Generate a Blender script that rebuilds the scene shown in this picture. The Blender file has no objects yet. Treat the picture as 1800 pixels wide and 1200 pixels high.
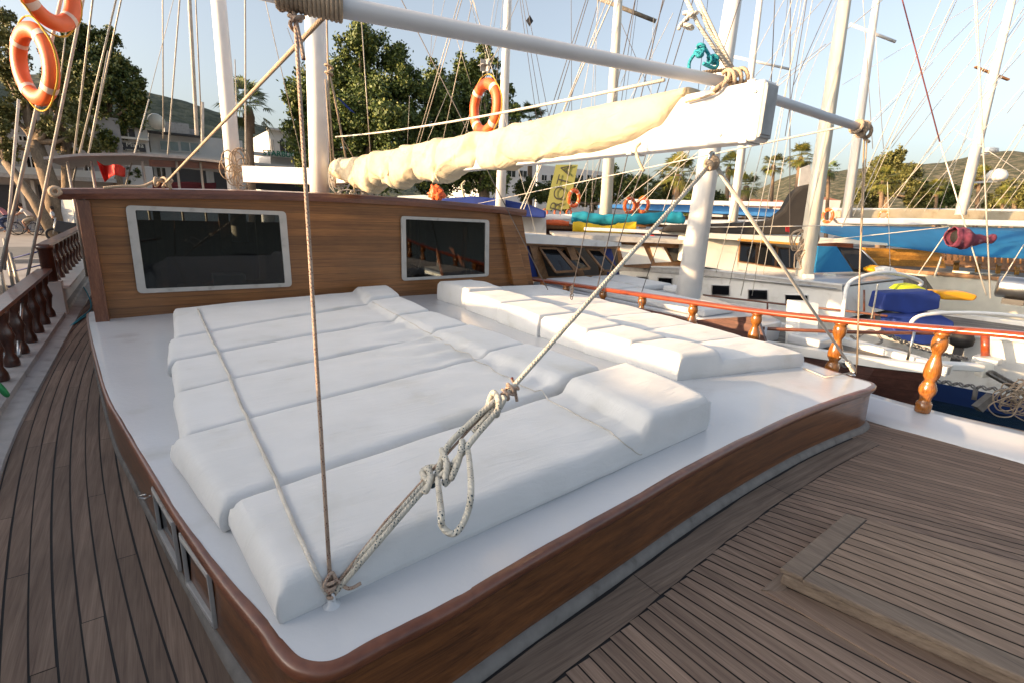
import bpy, bmesh, math, random
from mathutils import Vector, Matrix, noise
random.seed(7)
R = math.radians
sc = bpy.context.scene
col = sc.collection
# ------------------------------------------------------------------ camera
FPX, PITCH, ROLL, YAW, EYE = 880.0, R(14.6), R(2.35), R(35.8), 1.6
cF = Vector((math.sin(YAW)*math.cos(PITCH), math.cos(YAW)*math.cos(PITCH), -math.sin(PITCH)))
cR0 = Vector((math.cos(YAW), -math.sin(YAW), 0)); cU0 = cR0.cross(cF)
cR = math.cos(ROLL)*cR0 + math.sin(ROLL)*cU0; cU = -math.sin(ROLL)*cR0 + math.cos(ROLL)*cU0
EYEP = Vector((0, 0, EYE))
cd = bpy.data.cameras.new('camera'); cam = bpy.data.objects.new('camera', cd); col.objects.link(cam)
cam.matrix_world = Matrix(((cR.x, cU.x, -cF.x, 0), (cR.y, cU.y, -cF.y, 0), (cR.z, cU.z, -cF.z, EYE), (0, 0, 0, 1)))
cd.sensor_width = 36; cd.lens = FPX/1800*36; cd.clip_start = 0.05; cd.clip_end = 5000
sc.camera = cam
# ------------------------------------------------------------------ sky, sun, exposure
SUN_EL, SUN_AZ = R(11), R(-75)      # azimuth from +Y towards +X
sun_dir = Vector((math.sin(SUN_AZ)*math.cos(SUN_EL), math.cos(SUN_AZ)*math.cos(SUN_EL), math.sin(SUN_EL)))
w = bpy.data.worlds.new('World'); sc.world = w; w.use_nodes = True
nt = w.node_tree; bg = nt.nodes['Background']; sky = nt.nodes.new('ShaderNodeTexSky')
sky.sky_type = 'NISHITA'; sky.sun_disc = False; sky.sun_elevation = R(14); sky.sun_rotation = SUN_AZ
sky.altitude = 0; sky.air_density = 1.0; sky.dust_density = 4.0; sky.ozone_density = 1.3
hsv = nt.nodes.new('ShaderNodeHueSaturation'); hsv.inputs['Saturation'].default_value = .60
nt.links.new(sky.outputs[0], hsv.inputs['Color']); nt.links.new(hsv.outputs[0], bg.inputs[0]); bg.inputs[1].default_value = 0.15
sl = bpy.data.lights.new('sun', 'SUN'); sl.energy = 5.0; sl.angle = R(0.6); sl.color = (1.0, 0.67, 0.36)
so = bpy.data.objects.new('sun', sl); col.objects.link(so); so.rotation_euler = sun_dir.to_track_quat('Z', 'Y').to_euler()
sc.view_settings.view_transform = 'Standard'; sc.view_settings.look = 'None'
sc.view_settings.exposure = 1.12; sc.view_settings.gamma = 1
# ------------------------------------------------------------------ pixel helpers (1800 x 1200 photo pixels -> points on real planes)
def ray(px, py): return cF*1.0 + cR*((px-900)/FPX) - cU*((py-600)/FPX)
def Pz(px, py, z):
    d = ray(px, py); return EYEP + d*((z-EYE)/d.z)
def Px(px, py, X):
    d = ray(px, py); return EYEP + d*(X/d.x)
def Py(px, py, Y):
    d = ray(px, py); return EYEP + d*(Y/d.y)
def Pd(px, py, D): return EYEP + ray(px, py)*D
def Ph(px, py, P):      # on the ray, at the same ground distance as P
    d = ray(px, py); return EYEP + d*(math.hypot(P.x, P.y)/math.hypot(d.x, d.y))
V = Vector
# ------------------------------------------------------------------ tagging
def tag(o, label=None, cat=None, group=None, kind=None):
    if label: o['label'] = label
    if cat: o['category'] = cat
    if group: o['group'] = group
    if kind: o['kind'] = kind
    return o
def thing(name, label, cat, loc=(0, 0, 0), group=None):
    o = bpy.data.objects.new(name, None); col.objects.link(o); o.location = loc; o.empty_display_size = .2
    return tag(o, label, cat, group)
def link(name, me, m, parent=None):
    o = bpy.data.objects.new(name, me); col.objects.link(o)
    if m is not None: me.materials.append(m)
    if parent is not None:
        o.parent = parent
        if parent.parent is None: o.matrix_parent_inverse = Matrix.Translation(-parent.location)
        else: o.matrix_parent_inverse = Matrix.Identity(4)
    return o
# ------------------------------------------------------------------ mesh builder (world coordinates)
class MB:
    def __init__(s): s.v = []; s.f = []; s.uv = {}; s.smooth = []
    def add(s, vs, fs, smooth=False, uvs=None):
        b = len(s.v); s.v += [tuple(v) for v in vs]
        for i, f in enumerate(fs):
            if uvs: s.uv[len(s.f)] = uvs[i]
            s.f.append(tuple(b+j for j in f)); s.smooth.append(smooth)
        return s
    def box(s, c, d, rz=0, M=None):
        c = V(c); hx, hy, hz = d[0]/2, d[1]/2, d[2]/2; m = M or Matrix.Rotation(rz, 3, 'Z')
        vs = [c + m @ V((x*hx, y*hy, z*hz)) for x in (-1, 1) for y in (-1, 1) for z in (-1, 1)]
        return s.add(vs, [(0, 1, 3, 2), (4, 6, 7, 5), (0, 4, 5, 1), (2, 3, 7, 6), (0, 2, 6, 4), (1, 5, 7, 3)])
    def bar(s, a, b, wx, wz, up=V((0, 0, 1))):      # rectangular bar from a to b
        a, b = V(a), V(b); d = (b-a); L = d.length; y = d.normalized(); x = y.cross(up).normalized(); z = x.cross(y)
        return s.box((a+b)/2, (wx, L, wz), M=Matrix((x, y, z)).transposed())
    def prism(s, poly, n, t):                        # polygon points, extruded by t along n
        n = V(n).normalized()*t; k = len(poly); A = [V(p) for p in poly]; B = [p+n for p in A]
        return s.add(A+B, [tuple(range(k)), tuple(range(2*k-1, k-1, -1))] + [(i, i+k, (i+1) % k+k, (i+1) % k) for i in range(k)])
    def tube(s, pts, r, n=8, caps=True, smooth=True):
        pts = [V(p) for p in pts]; m = len(pts); rs = r if isinstance(r, (list, tuple)) else [r]*m
        vs = []; L = 0; Ls = []; pu = None
        for i, p in enumerate(pts):
            t = (pts[min(i+1, m-1)]-pts[max(i-1, 0)])
            t = t.normalized() if t.length > 1e-9 else V((0, 0, 1))
            if pu is None: pu = t.orthogonal().normalized()
            else:
                pu = pu - t*pu.dot(t); pu = pu.normalized() if pu.length > 1e-6 else t.orthogonal().normalized()
            q = t.cross(pu)
            if i: L += (p-pts[i-1]).length
            Ls.append(L)
            for k in range(n):
                a = 2*math.pi*k/n; vs.append(p + (pu*math.cos(a)+q*math.sin(a))*rs[i])
        fs = []; uv = []
        for i in range(m-1):
            for k in range(n):
                k2 = (k+1) % n; fs.append((i*n+k, i*n+k2, (i+1)*n+k2, (i+1)*n+k))
                uv.append(((k/n, Ls[i]), ((k+1)/n, Ls[i]), ((k+1)/n, Ls[i+1]), (k/n, Ls[i+1])))
        if caps:
            fs += [tuple(range(n-1, -1, -1)), tuple(range((m-1)*n, m*n))]; uv += [tuple((0, 0) for _ in range(n))]*2
        return s.add(vs, fs, smooth, uv)
    def lathe(s, base, prof, n=16, ax=None):         # prof (r, h) list
        base = V(base); ax = (ax or V((0, 0, 1))).normalized(); u = ax.orthogonal().normalized(); q = ax.cross(u); vs = []
        for r, h in prof:
            for k in range(n):
                a = 2*math.pi*k/n; vs.append(base+ax*h+(u*math.cos(a)+q*math.sin(a))*r)
        m = len(prof); fs = [(i*n+k, i*n+(k+1) % n, (i+1)*n+(k+1) % n, (i+1)*n+k) for i in range(m-1) for k in range(n)]
        fs += [tuple(range(n-1, -1, -1)), tuple(range((m-1)*n, m*n))]
        return s.add(vs, fs, True)
    def torus(s, c, ax, RR, r, n=28, m=10, a0=0, a1=2*math.pi, sc_=1.0):
        c = V(c); ax = V(ax).normalized(); u = (V((0, 0, 1))-ax*ax.z).normalized() if abs(ax.z) < .95 else ax.orthogonal().normalized(); q = ax.cross(u)
        full = abs(a1-a0-2*math.pi) < 1e-6; cnt = n if full else n+1; vs = []
        for i in range(cnt):
            a = a0+(a1-a0)*i/n; d = u*math.cos(a)+q*math.sin(a)
            for k in range(m):
                b = 2*math.pi*k/m; vs.append(c+d*(RR+r*math.cos(b))+ax*r*math.sin(b)*sc_)
        fs = []
        for i in range(n):
            j = (i+1) % cnt
            for k in range(m): fs.append((i*m+k, j*m+k, j*m+(k+1) % m, i*m+(k+1) % m))
        return s.add(vs, fs, True)
    def build(s, name, m, parent=None, bevel=0, weld=False):
        me = bpy.data.meshes.new(name); me.from_pydata(s.v, [], s.f); 
        me.polygons.foreach_set('use_smooth', s.smooth)
        if s.uv:
            ul = me.uv_layers.new(name='UVMap')
            for fi, uvs in s.uv.items():
                p = me.polygons[fi]
                for li, c in zip(p.loop_indices, uvs): ul.data[li].uv = c
        me.update()
        bm = bmesh.new(); bm.from_mesh(me)
        if weld: bmesh.ops.remove_doubles(bm, verts=bm.verts, dist=1e-5)
        bmesh.ops.recalc_face_normals(bm, faces=bm.faces); bm.to_mesh(me); bm.free()
        o = link(name, me, m, parent)
        if bevel:
            b = o.modifiers.new('bevel', 'BEVEL'); b.width = bevel; b.segments = 2; b.limit_method = 'ANGLE'
        return o
def catenary(a, b, sag, n=14):
    a, b = V(a), V(b); return [a.lerp(b, i/n) - V((0, 0, sag*4*(i/n)*(1-i/n))) for i in range(n+1)]
def spline(pts, n=8):                                # Catmull-Rom through points
    P = [V(p) for p in pts]; out = []
    for i in range(len(P)-1):
        p0, p1, p2, p3 = P[max(i-1, 0)], P[i], P[i+1], P[min(i+2, len(P)-1)]
        for k in range(n):
            t = k/n; out.append(.5*((2*p1)+(p2-p0)*t+(2*p0-5*p1+4*p2-p3)*t*t+(3*p1-p0-3*p2+p3)*t*t*t))
    out.append(P[-1]); return out
# ------------------------------------------------------------------ materials
def newmat(name):
    m = bpy.data.materials.new(name); m.use_nodes = True; return m, m.node_tree, m.node_tree.nodes['Principled BSDF']
def ramp(nt, fac, stops):
    r = nt.nodes.new('ShaderNodeValToRGB'); e = r.color_ramp.elements
    while len(e) < len(stops): e.new(.5)
    for el, (p, c) in zip(e, stops): el.position = p; el.color = (*c, 1)
    nt.links.new(fac, r.inputs[0]); return r.outputs[0]
def mapped(nt, scale, kind='Object'):
    tc = nt.nodes.new('ShaderNodeTexCoord'); mp = nt.nodes.new('ShaderNodeMapping'); mp.inputs['Scale'].default_value = scale
    nt.links.new(tc.outputs[kind], mp.inputs[0]); return mp.outputs[0]
def nz(nt, vec, s, det=4, dist=0.0):
    n = nt.nodes.new('ShaderNodeTexNoise'); n.inputs['Scale'].default_value = s; n.inputs['Detail'].default_value = det
    n.inputs['Distortion'].default_value = dist; nt.links.new(vec, n.inputs['Vector']); return n.outputs['Fac']
def bump(nt, b, h, st, dist=.01, prev=None):
    n = nt.nodes.new('ShaderNodeBump'); n.inputs['Strength'].default_value = st; n.inputs['Distance'].default_value = dist
    nt.links.new(h, n.inputs['Height'])
    if prev is not None: nt.links.new(prev, n.inputs['Normal'])
    nt.links.new(n.outputs[0], b.inputs['Normal']); return n.outputs[0]
def dk(c, f): return tuple(x*f for x in c)
def paint(name, c, rough=.4, var=.12, scale=3, bmp=.15, metal=0, coat=0, dirt=None, bs=40):
    m, nt, b = newmat(name); v = mapped(nt, (1, 1, 1)); f = nz(nt, v, scale, 6)
    stops = [(.3, dk(c, 1-var)), (.62, c)]
    if dirt: stops = [(.22, dirt), (.4, dk(c, 1-var*.6)), (.62, c)]
    nt.links.new(ramp(nt, f, stops), b.inputs['Base Color']); b.inputs['Roughness'].default_value = rough
    b.inputs['Metallic'].default_value = metal; b.inputs['Coat Weight'].default_value = coat
    if bmp: bump(nt, b, nz(nt, v, bs, 3), bmp, .004)
    return m
def island(name, cols, rough=.6, trans=0):
    m, nt, b = newmat(name); g = nt.nodes.new('ShaderNodeNewGeometry')
    n = len(cols); nt.links.new(ramp(nt, g.outputs['Random Per Island'], [(i/(n-1), c) for i, c in enumerate(cols)]), b.inputs['Base Color'])
    b.inputs['Roughness'].default_value = rough
    if trans: b.inputs['Transmission Weight'].default_value = 0; b.inputs['Subsurface Weight'].default_value = 0
    return m
def wood(name, c1, c2, scale, rough=.5, coat=0.0, isl=0.0, bmp=.3, pl=None, fine=1.0):
    """grain stretched along one axis; isl = brightness change plank by plank; pl=(axis, width) draws plank joints in height"""
    m, nt, b = newmat(name); N = nt.nodes; v = mapped(nt, scale)
    f1 = nz(nt, v, 3.2, 8, .15); f2 = nz(nt, v, 17*fine, 5, .1); mx = N.new('ShaderNodeMix'); mx.inputs[0].default_value = .45
    nt.links.new(f1, mx.inputs[2]); nt.links.new(f2, mx.inputs[3])
    c = ramp(nt, mx.outputs[0], [(.33, c1), (.5, tuple((a+b_)/2 for a, b_ in zip(c1, c2))), (.66, c2)])
    big = nz(nt, mapped(nt, (1, 1, 1)), 1.7, 3)
    hs = N.new('ShaderNodeHueSaturation'); mr = N.new('ShaderNodeMapRange'); mr.inputs['From Min'].default_value = .3; mr.inputs['From Max'].default_value = .7
    mr.inputs['To Min'].default_value = .86; mr.inputs['To Max'].default_value = 1.13; nt.links.new(big, mr.inputs['Value'])
    val = mr.outputs[0]
    if isl:
        g = N.new('ShaderNodeNewGeometry'); mr2 = N.new('ShaderNodeMapRange'); mr2.inputs['To Min'].default_value = 1-isl; mr2.inputs['To Max'].default_value = 1+isl
        nt.links.new(g.outputs['Random Per Island'], mr2.inputs['Value']); mu = N.new('ShaderNodeMath'); mu.operation = 'MULTIPLY'
        nt.links.new(val, mu.inputs[0]); nt.links.new(mr2.outputs[0], mu.inputs[1]); val = mu.outputs[0]
    nt.links.new(val, hs.inputs['Value']); nt.links.new(c, hs.inputs['Color']); out = hs.outputs[0]
    b.inputs['Roughness'].default_value = rough; b.inputs['Coat Weight'].default_value = coat; b.inputs['Coat Roughness'].default_value = .12
    h = mx.outputs[0]
    if pl:
        ax, wd = pl; tc = N.new('ShaderNodeTexCoord'); sx = N.new('ShaderNodeSeparateXYZ'); nt.links.new(tc.outputs['Object'], sx.inputs[0])
        d = N.new('ShaderNodeMath'); d.operation = 'DIVIDE'; nt.links.new(sx.outputs[ax], d.inputs[0]); d.inputs[1].default_value = wd
        fl = N.new('ShaderNodeMath'); fl.operation = 'FLOOR'; nt.links.new(d.outputs[0], fl.inputs[0])
        fr = N.new('ShaderNodeMath'); fr.operation = 'FRACT'; nt.links.new(d.outputs[0], fr.inputs[0])
        lt = N.new('ShaderNodeMath'); lt.operation = 'LESS_THAN'; nt.links.new(fr.outputs[0], lt.inputs[0]); lt.inputs[1].default_value = .035
        wn = N.new('ShaderNodeTexWhiteNoise'); wn.noise_dimensions = '1D'; nt.links.new(fl.outputs[0], wn.inputs['W'])
        mr3 = N.new('ShaderNodeMapRange'); mr3.inputs['To Min'].default_value = .72; mr3.inputs['To Max'].default_value = 1.25; nt.links.new(wn.outputs[0], mr3.inputs['Value'])
        mu = N.new('ShaderNodeMath'); mu.operation = 'MULTIPLY'; nt.links.new(val, mu.inputs[0]); nt.links.new(mr3.outputs[0], mu.inputs[1]); nt.links.new(mu.outputs[0], hs.inputs['Value'])
        m2 = N.new('ShaderNodeMix'); m2.data_type = 'RGBA'; nt.links.new(lt.outputs[0], m2.inputs[0]); nt.links.new(out, m2.inputs[6]); m2.inputs[7].default_value = (*dk(c1, .35), 1)
        out = m2.outputs[2]
    nt.links.new(out, b.inputs['Base Color'])
    if bmp: bump(nt, b, h, bmp, .003)
    return m
def ropemat(name, c, fleck=None, per=.09, rough=.85):
    m, nt, b = newmat(name); N = nt.nodes; L = nt.links
    tc = N.new('ShaderNodeTexCoord'); sx = N.new('ShaderNodeSeparateXYZ'); L.new(tc.outputs['UV'], sx.inputs[0])
    def mth(op, a, b_=None):
        n = N.new('ShaderNodeMath'); n.operation = op
        for i, q in enumerate((a, b_)):
            if q is None: continue
            if isinstance(q, (int, float)): n.inputs[i].default_value = q
            else: L.new(q, n.inputs[i])
        return n.outputs[0]
    u, v = sx.outputs[0], sx.outputs[1]
    tw = mth('SINE', mth('ADD', mth('MULTIPLY', u, 6.2832*3), mth('MULTIPLY', v, 420)))
    ob = nz(nt, mapped(nt, (1, 1, 1)), 9, 4)
    base = ramp(nt, ob, [(.3, dk(c, .72)), (.65, c)]); out = base
    if fleck:
        band = mth('LESS_THAN', mth('FRACT', mth('DIVIDE', v, per)), .42)
        d1 = mth('LESS_THAN', mth('FRACT', mth('ADD', mth('MULTIPLY', u, 4), mth('MULTIPLY', v, 46))), .34)
        d2 = mth('LESS_THAN', mth('FRACT', mth('SUBTRACT', mth('MULTIPLY', v, 92), mth('MULTIPLY', u, 2))), .42)
        k = mth('MULTIPLY', band, mth('MULTIPLY', d1, d2))
        mx = N.new('ShaderNodeMix'); mx.data_type = 'RGBA'; L.new(k, mx.inputs[0]); L.new(base, mx.inputs[6]); mx.inputs[7].default_value = (*fleck, 1); out = mx.outputs[2]
    L.new(out, b.inputs['Base Color']); b.inputs['Roughness'].default_value = rough; bump(nt, b, tw, .5, .0015)
    return m
M = {}
M['roof'] = paint('white_roof_paint', (.55, .565, .59), .24, .05, 2.6, .30, bs=34, coat=.15, dirt=(.44, .44, .43))
M['white'] = paint('white_paint', (.76, .75, .72), .38, .12, 4, .12, dirt=(.5, .47, .42))
M['mastw'] = paint('mast_white', (.80, .78, .75), .35, .08, 5, .06)
M['spar'] = paint('spar_white', (.66, .66, .68), .4, .1, 6, .1, dirt=(.45, .43, .42))
M['cream'] = paint('cream_paint', (.72, .69, .60), .5, .12, 3, .1)
M['greyp'] = paint('grey_paint', (.42, .41, .40), .6, .25, 8, .3, dirt=(.22, .2, .18))
M['dgrey'] = paint('weathered_grey', (.20, .185, .17), .8, .3, 14, .5, dirt=(.10, .09, .08))
M['steel'] = paint('steel', (.55, .55, .55), .3, .1, 5, .05, metal=1)
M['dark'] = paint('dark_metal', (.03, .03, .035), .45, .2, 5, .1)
M['black'] = paint('caulk_black', (.012, .011, .012), .7, .2, 20, .2)
M['blackc'] = paint('black_canvas', (.028, .024, .022), .9, .3, 2, .6, bs=6)
M['orange'] = paint('buoy_orange', (.80, .14, .035), .45, .18, 4, .1)
M['buoyw'] = paint('buoy_band', (.75, .55, .45), .5, .1, 4, .1)
M['red'] = paint('flag_red', (.62, .03, .02), .7, .15, 6, .2)
M['maroon'] = paint('maroon_fabric', (.10, .012, .02), .8, .2, 4, .2)
M['pink'] = paint('pink_cloth', (.20, .04, .075), .9, .5, 11, .8, bs=20, dirt=(.36, .18, .22))
M['blue'] = paint('blue_canvas', (.010, .032, .20), .7, .3, 3, .5, bs=9)
M['navy'] = paint('navy_paint', (.01, .03, .12), .35, .1, 3, .05)
M['azure'] = paint('azure_canvas', (.006, .14, .33), .75, .25, 1.2, .6, bs=3)
M['teal'] = paint('teal_canvas', (.01, .26, .37), .75, .3, 4, .6, bs=9)
M['skyb'] = paint('light_blue_canvas', (.05, .22, .55), .7, .2, 2, .3)
M['yellow'] = paint('yellow_canvas', (.75, .48, .01), .7, .2, 4, .5, bs=9)
M['lime'] = paint('lime_plastic', (.50, .55, .02), .6, .15, 4, .2)
M['kayak'] = paint('kayak_orange', (.75, .35, .01), .4, .1, 3, .05)
M['banner'] = paint('banner_olive', (.21, .215, .06), .75, .1, 2, .2)
M['ink'] = paint('ink', (.03, .03, .02), .7, .1, 3, 0)
M['greeni'] = paint('letter_green', (.01, .16, .09), .6, .1, 3, 0)
M['lett'] = paint('letter_cream', (.75, .72, .62), .6, .1, 3, 0)
M['cyanr'] = ropemat('cyan_rope', (.02, .27, .34))
M['greenr'] = ropemat('green_rope', (.03, .30, .10))
M['deck'] = wood('teak_deck', (.125, .080, .058), (.255, .180, .132), (12, .35, 9), .78, 0, .19, .35)
M['hatchw'] = wood('hatch_teak', (.15, .10, .070), (.30, .212, .150), (12, .4, 9), .75, 0, .16, .35)
M['hatchx'] = wood('hatch_frame_teak', (.12, .088, .066), (.25, .192, .145), (9, .5, 7), .8, 0, .10, .3)
M['margin'] = wood('margin_plank', (.095, .065, .048), (.22, .165, .125), (.4, 10, 9), .78, 0, .1, .35)
M['varnx'] = wood('varnished_front', (.055, .018, .006), (.21, .078, .024), (.22, 8, 9), .33, .55, 0, .15)
M['varny'] = wood('varnished_side', (.055, .018, .006), (.21, .078, .024), (8, .22, 9), .33, .55, 0, .15)
M['wallw'] = wood('wheelhouse_planks', (.125, .045, .012), (.29, .125, .036), (.35, 5, 10), .45, .25, 0, .2, pl=(2, .092))
M['trim'] = wood('mahogany_trim', (.075, .020, .010), (.19, .065, .030), (1.2, 1.2, 6), .38, .4, 0, .25)
M['post'] = wood('mahogany_post', (.085, .026, .014), (.22, .085, .040), (9, 9, 1.2), .45, .3, 0, .3)
M['rail'] = wood('mahogany_rail', (.16, .026, .008), (.36, .075, .020), (9, 1.5, 9), .28, .6, 0, .15)
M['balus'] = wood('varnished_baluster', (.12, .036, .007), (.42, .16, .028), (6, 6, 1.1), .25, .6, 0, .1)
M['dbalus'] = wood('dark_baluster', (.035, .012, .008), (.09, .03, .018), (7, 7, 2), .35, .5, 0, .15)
M['oak'] = wood('oak_brown', (.14, .065, .025), (.33, .17, .07), (3, 3, 3), .5, .2, 0, .2)
M['oldw'] = wood('old_plank', (.12, .105, .09), (.27, .24, .20), (6, 1.2, 6), .85, 0, .2, .3, pl=(0, .11))
M['orangew'] = wood('orange_wood', (.34, .15, .02), (.62, .32, .06), (6, 1.2, 6), .5, .2, 0, .2, pl=(2, .12))
M['brownhull'] = wood('brown_hull', (.05, .02, .015), (.13, .055, .04), (6, 1, 9), .4, .3, 0, .2, pl=(2, .12))
def glassmat(name='dark_glass', tr=0.0):
    m, nt, b = newmat(name); b.inputs['Base Color'].default_value = (.006, .007, .009, 1)
    b.inputs['Roughness'].default_value = .045; b.inputs['IOR'].default_value = 1.45; v = mapped(nt, (1, 1, 1)); bump(nt, b, nz(nt, v, 1.3, 2), .06, .01)
    if tr:
        N = nt.nodes; t = N.new('ShaderNodeBsdfTransparent'); t.inputs[0].default_value = (.42, .45, .46, 1); mx = N.new('ShaderNodeMixShader'); fr = N.new('ShaderNodeFresnel'); fr.inputs[0].default_value = 1.45
        g = N.new('ShaderNodeBsdfGlossy'); g.inputs['Roughness'].default_value = .02; nt.links.new(fr.outputs[0], mx.inputs[0]); nt.links.new(t.outputs[0], mx.inputs[1]); nt.links.new(g.outputs[0], mx.inputs[2]); nt.links.new(mx.outputs[0], N['Material Output'].inputs[0])
    return m
M['glasst'] = glassmat('tinted_glass', 1)
M['glass'] = glassmat()
M['glassb'] = paint('pale_glass', (.20, .26, .27), .12, .2, 3, 0)
def fabric():
    m, nt, b = newmat('white_terry_fabric'); v = mapped(nt, (1, 1, 1))
    nt.links.new(ramp(nt, nz(nt, v, 3.1, 9), [(.26, (.53, .525, .50)), (.40, (.60, .605, .605)), (.65, (.645, .65, .655))]), b.inputs['Base Color'])
    b.inputs['Roughness'].default_value = .92; b.inputs['Sheen Weight'].default_value = .2
    p = bump(nt, b, nz(nt, v, 260, 3), .35, .002); v2 = mapped(nt, (1.2, 7, 3)); p = bump(nt, b, nz(nt, v2, 3.2, 6, 1.2), .5, .010, p)
    return m
M['fabric'] = fabric()
def canvas():
    m, nt, b = newmat('cream_sailcloth'); v = mapped(nt, (1, 1, 1))
    nt.links.new(ramp(nt, nz(nt, v, 3, 6), [(.25, (.34, .27, .17)), (.42, (.46, .38, .26)), (.7, (.53, .46, .33))]), b.inputs['Base Color'])
    b.inputs['Roughness'].default_value = .85; p = bump(nt, b, nz(nt, v, 500, 2), .2, .001); bump(nt, b, nz(nt, mapped(nt, (5, 2, 3)), 3, 5, 1.5), .6, .02, p); return m
M['canvas'] = canvas()
M['rope'] = ropemat('tan_rope', (.45, .34, .24)); M['ropew'] = ropemat('white_rope', (.60, .56, .50))
M['ropef'] = ropemat('flecked_rope', (.56, .53, .46), (.02, .05, .07), .085); M['roper'] = ropemat('red_fleck_rope', (.42, .31, .24), (.12, .02, .015), .05)
M['stay'] = paint('stay_wire', (.40, .36, .31), .45, .15, 8, 0, metal=.3); M['stayd'] = paint('dark_stay', (.10, .09, .09), .5, .1, 8, 0); M['stayr'] = ropemat('red_line', (.20, .05, .05))
M['chain'] = paint('chain', (.28, .26, .24), .6, .3, 20, .2, metal=.6)
M['bark'] = wood('bark', (.10, .07, .045), (.28, .20, .13), (5, 5, 1), .9, 0, 0, .8)
M['palmbark'] = wood('palm_bark', (.09, .06, .04), (.24, .16, .10), (3, 3, 12), .9, 0, 0, .8)
M['leaf'] = island('pepper_leaf', [(.030, .052, .012), (.062, .098, .018), (.11, .145, .026), (.19, .21, .04)], .6)
M['leafd'] = island('dark_leaf', [(.022, .042, .012), (.05, .085, .015), (.11, .13, .025), (.18, .17, .035)], .6)
M['leafy'] = island('olive_leaf', [(.06, .07, .015), (.12, .12, .03), (.20, .18, .05)], .6)
M['frond'] = island('palm_frond', [(.03, .055, .012), (.07, .10, .02), (.14, .16, .03)], .5)
M['frondy'] = island('gold_palm_frond', [(.07, .09, .015), (.14, .15, .03), (.24, .20, .05)], .5)
M['wallb'] = paint('building_wall', (.36, .34, .33), .8, .12, 1, .1, dirt=(.25, .23, .21)); M['wallw2'] = paint('white_building', (.62, .60, .57), .8, .1, 1, .1)
M['ttile'] = paint('terracotta', (.42, .15, .07), .8, .25, 4, .3); M['paving'] = paint('quay_paving', (.33, .30, .28), .85, .2, 1.2, .3, dirt=(.2, .18, .17)); M['asph'] = paint('quay_road', (.16, .155, .15), .85, .2, 2, .3)
M['skin'] = paint('skin', (.38, .20, .13), .6, .1, 4, 0); M['hair'] = paint('hair', (.02, .012, .01), .6, .1, 4, 0)
M['shirt'] = paint('shirt_white', (.60, .60, .62), .9, .1, 6, .1); M['shirtp'] = paint('shirt_pink', (.45, .22, .28), .9, .1, 6, .1); M['jeans'] = paint('jeans', (.06, .09, .18), .9, .2, 8, .1); M['shorts'] = paint('shorts_khaki', (.33, .29, .24), .9, .1, 6, .1)
def watermat():
    m, nt, b = newmat('harbour_water'); v = mapped(nt, (1, 1, 1)); b.inputs['Base Color'].default_value = (.006, .018, .022, 1); b.inputs['Roughness'].default_value = .06
    bump(nt, b, nz(nt, v, 2.2, 5, .5), .5, .06); return m
M['water'] = watermat()
def hillmat(name, cs, s=.08):
    m, nt, b = newmat(name); v = mapped(nt, (1, 1, 1)); f = nz(nt, v, s, 10); nt.links.new(ramp(nt, f, [(.34, cs[0]), (.5, cs[1]), (.64, cs[2])]), b.inputs['Base Color'])
    b.inputs['Roughness'].default_value = .95; bump(nt, b, nz(nt, v, s*2.5, 8), .8, 6); return m
M['hillr'] = hillmat('scrub_hill', [(.035, .045, .02), (.085, .085, .045), (.20, .17, .11)], .22)
M['hilll'] = hillmat('wooded_hill', [(.028, .038, .022), (.045, .055, .03), (.08, .085, .05)], .06)

# ================================================================== SETTING
def struct(o): return tag(o, kind='structure')
b = MB(); b.add([(-900, -600, -1.35), (1500, -600, -1.35), (1500, 1500, -1.35), (-900, 1500, -1.35)], [(0, 1, 2, 3)]); struct(b.build('water', M['water']))
QZ = -.65; QY = 17.0
b = MB(); b.box((100, QY+200, QZ-1), (900, 400, 2)); struct(b.build('quay', M['paving']))
b = MB(); b.box((100, QY+8.6, QZ+.004), (900, 6.0, .01)); struct(b.build('road', M['asph']))
b = MB(); b.box((100, QY+5.3, QZ+.06), (900, .25, .12)); struct(b.build('kerb', M['paving']))
def ridge(name, pts, D, mat_, depth=500, base=-3):
    """pts: (px,py) of the skyline; the hill is a terrain sheet rising from its foot to the skyline and falling behind it"""
    top = []
    for i in range(len(pts)-1):
        for k in range(8):
            t = k/8; top.append((pts[i][0]*(1-t)+pts[i+1][0]*t, pts[i][1]*(1-t)+pts[i+1][1]*t))
    rows = []; n = 12
    for (px, py) in top:
        d = ray(px, py); h = math.hypot(d.x, d.y); u = V((d.x/h, d.y/h, 0)); z = EYE+d.z/h*D
        r = []
        for j in range(n+5):
            t = j/n; dist = D*.45+(D*.55)*t if t <= 1 else D+(t-1)*depth
            zz = base+(z-base)*(math.sin(min(t, 1)*math.pi/2)**1.3 if t <= 1 else 1-(t-1)*.6)
            p = u*dist; zz += (noise.noise(V((p.x*.02, p.y*.02, 0)))*.10+noise.noise(V((p.x*.07, p.y*.07, 3)))*.03)*(z-base)*min(t*1.2, 1)*(0.5 if t == 1 else 1)
            r.append((p.x, p.y, zz))
        rows.append(r)
    vs = [p for r in rows for p in r]; m = n+5
    b = MB(); b.add(vs, [(i*m+j, (i+1)*m+j, (i+1)*m+j+1, i*m+j+1) for i in range(len(rows)-1) for j in range(m-1)], True)
    return struct(b.build(name, mat_))
ridge('hill', [(-500, 60), (-200, 95), (-60, 130), (60, 148), (180, 160), (260, 176), (330, 195), (380, 212), (440, 226), (520, 246), (640, 285), (800, 330)], 420, M['hilll'])
ridge('hill', [(1180, 372), (1260, 362), (1330, 338), (1400, 312), (1440, 304), (1500, 301), (1560, 296), (1620, 292), (1700, 286), (1760, 281), (1840, 276), (1950, 262), (2200, 250)], 620, M['hillr'])

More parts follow.
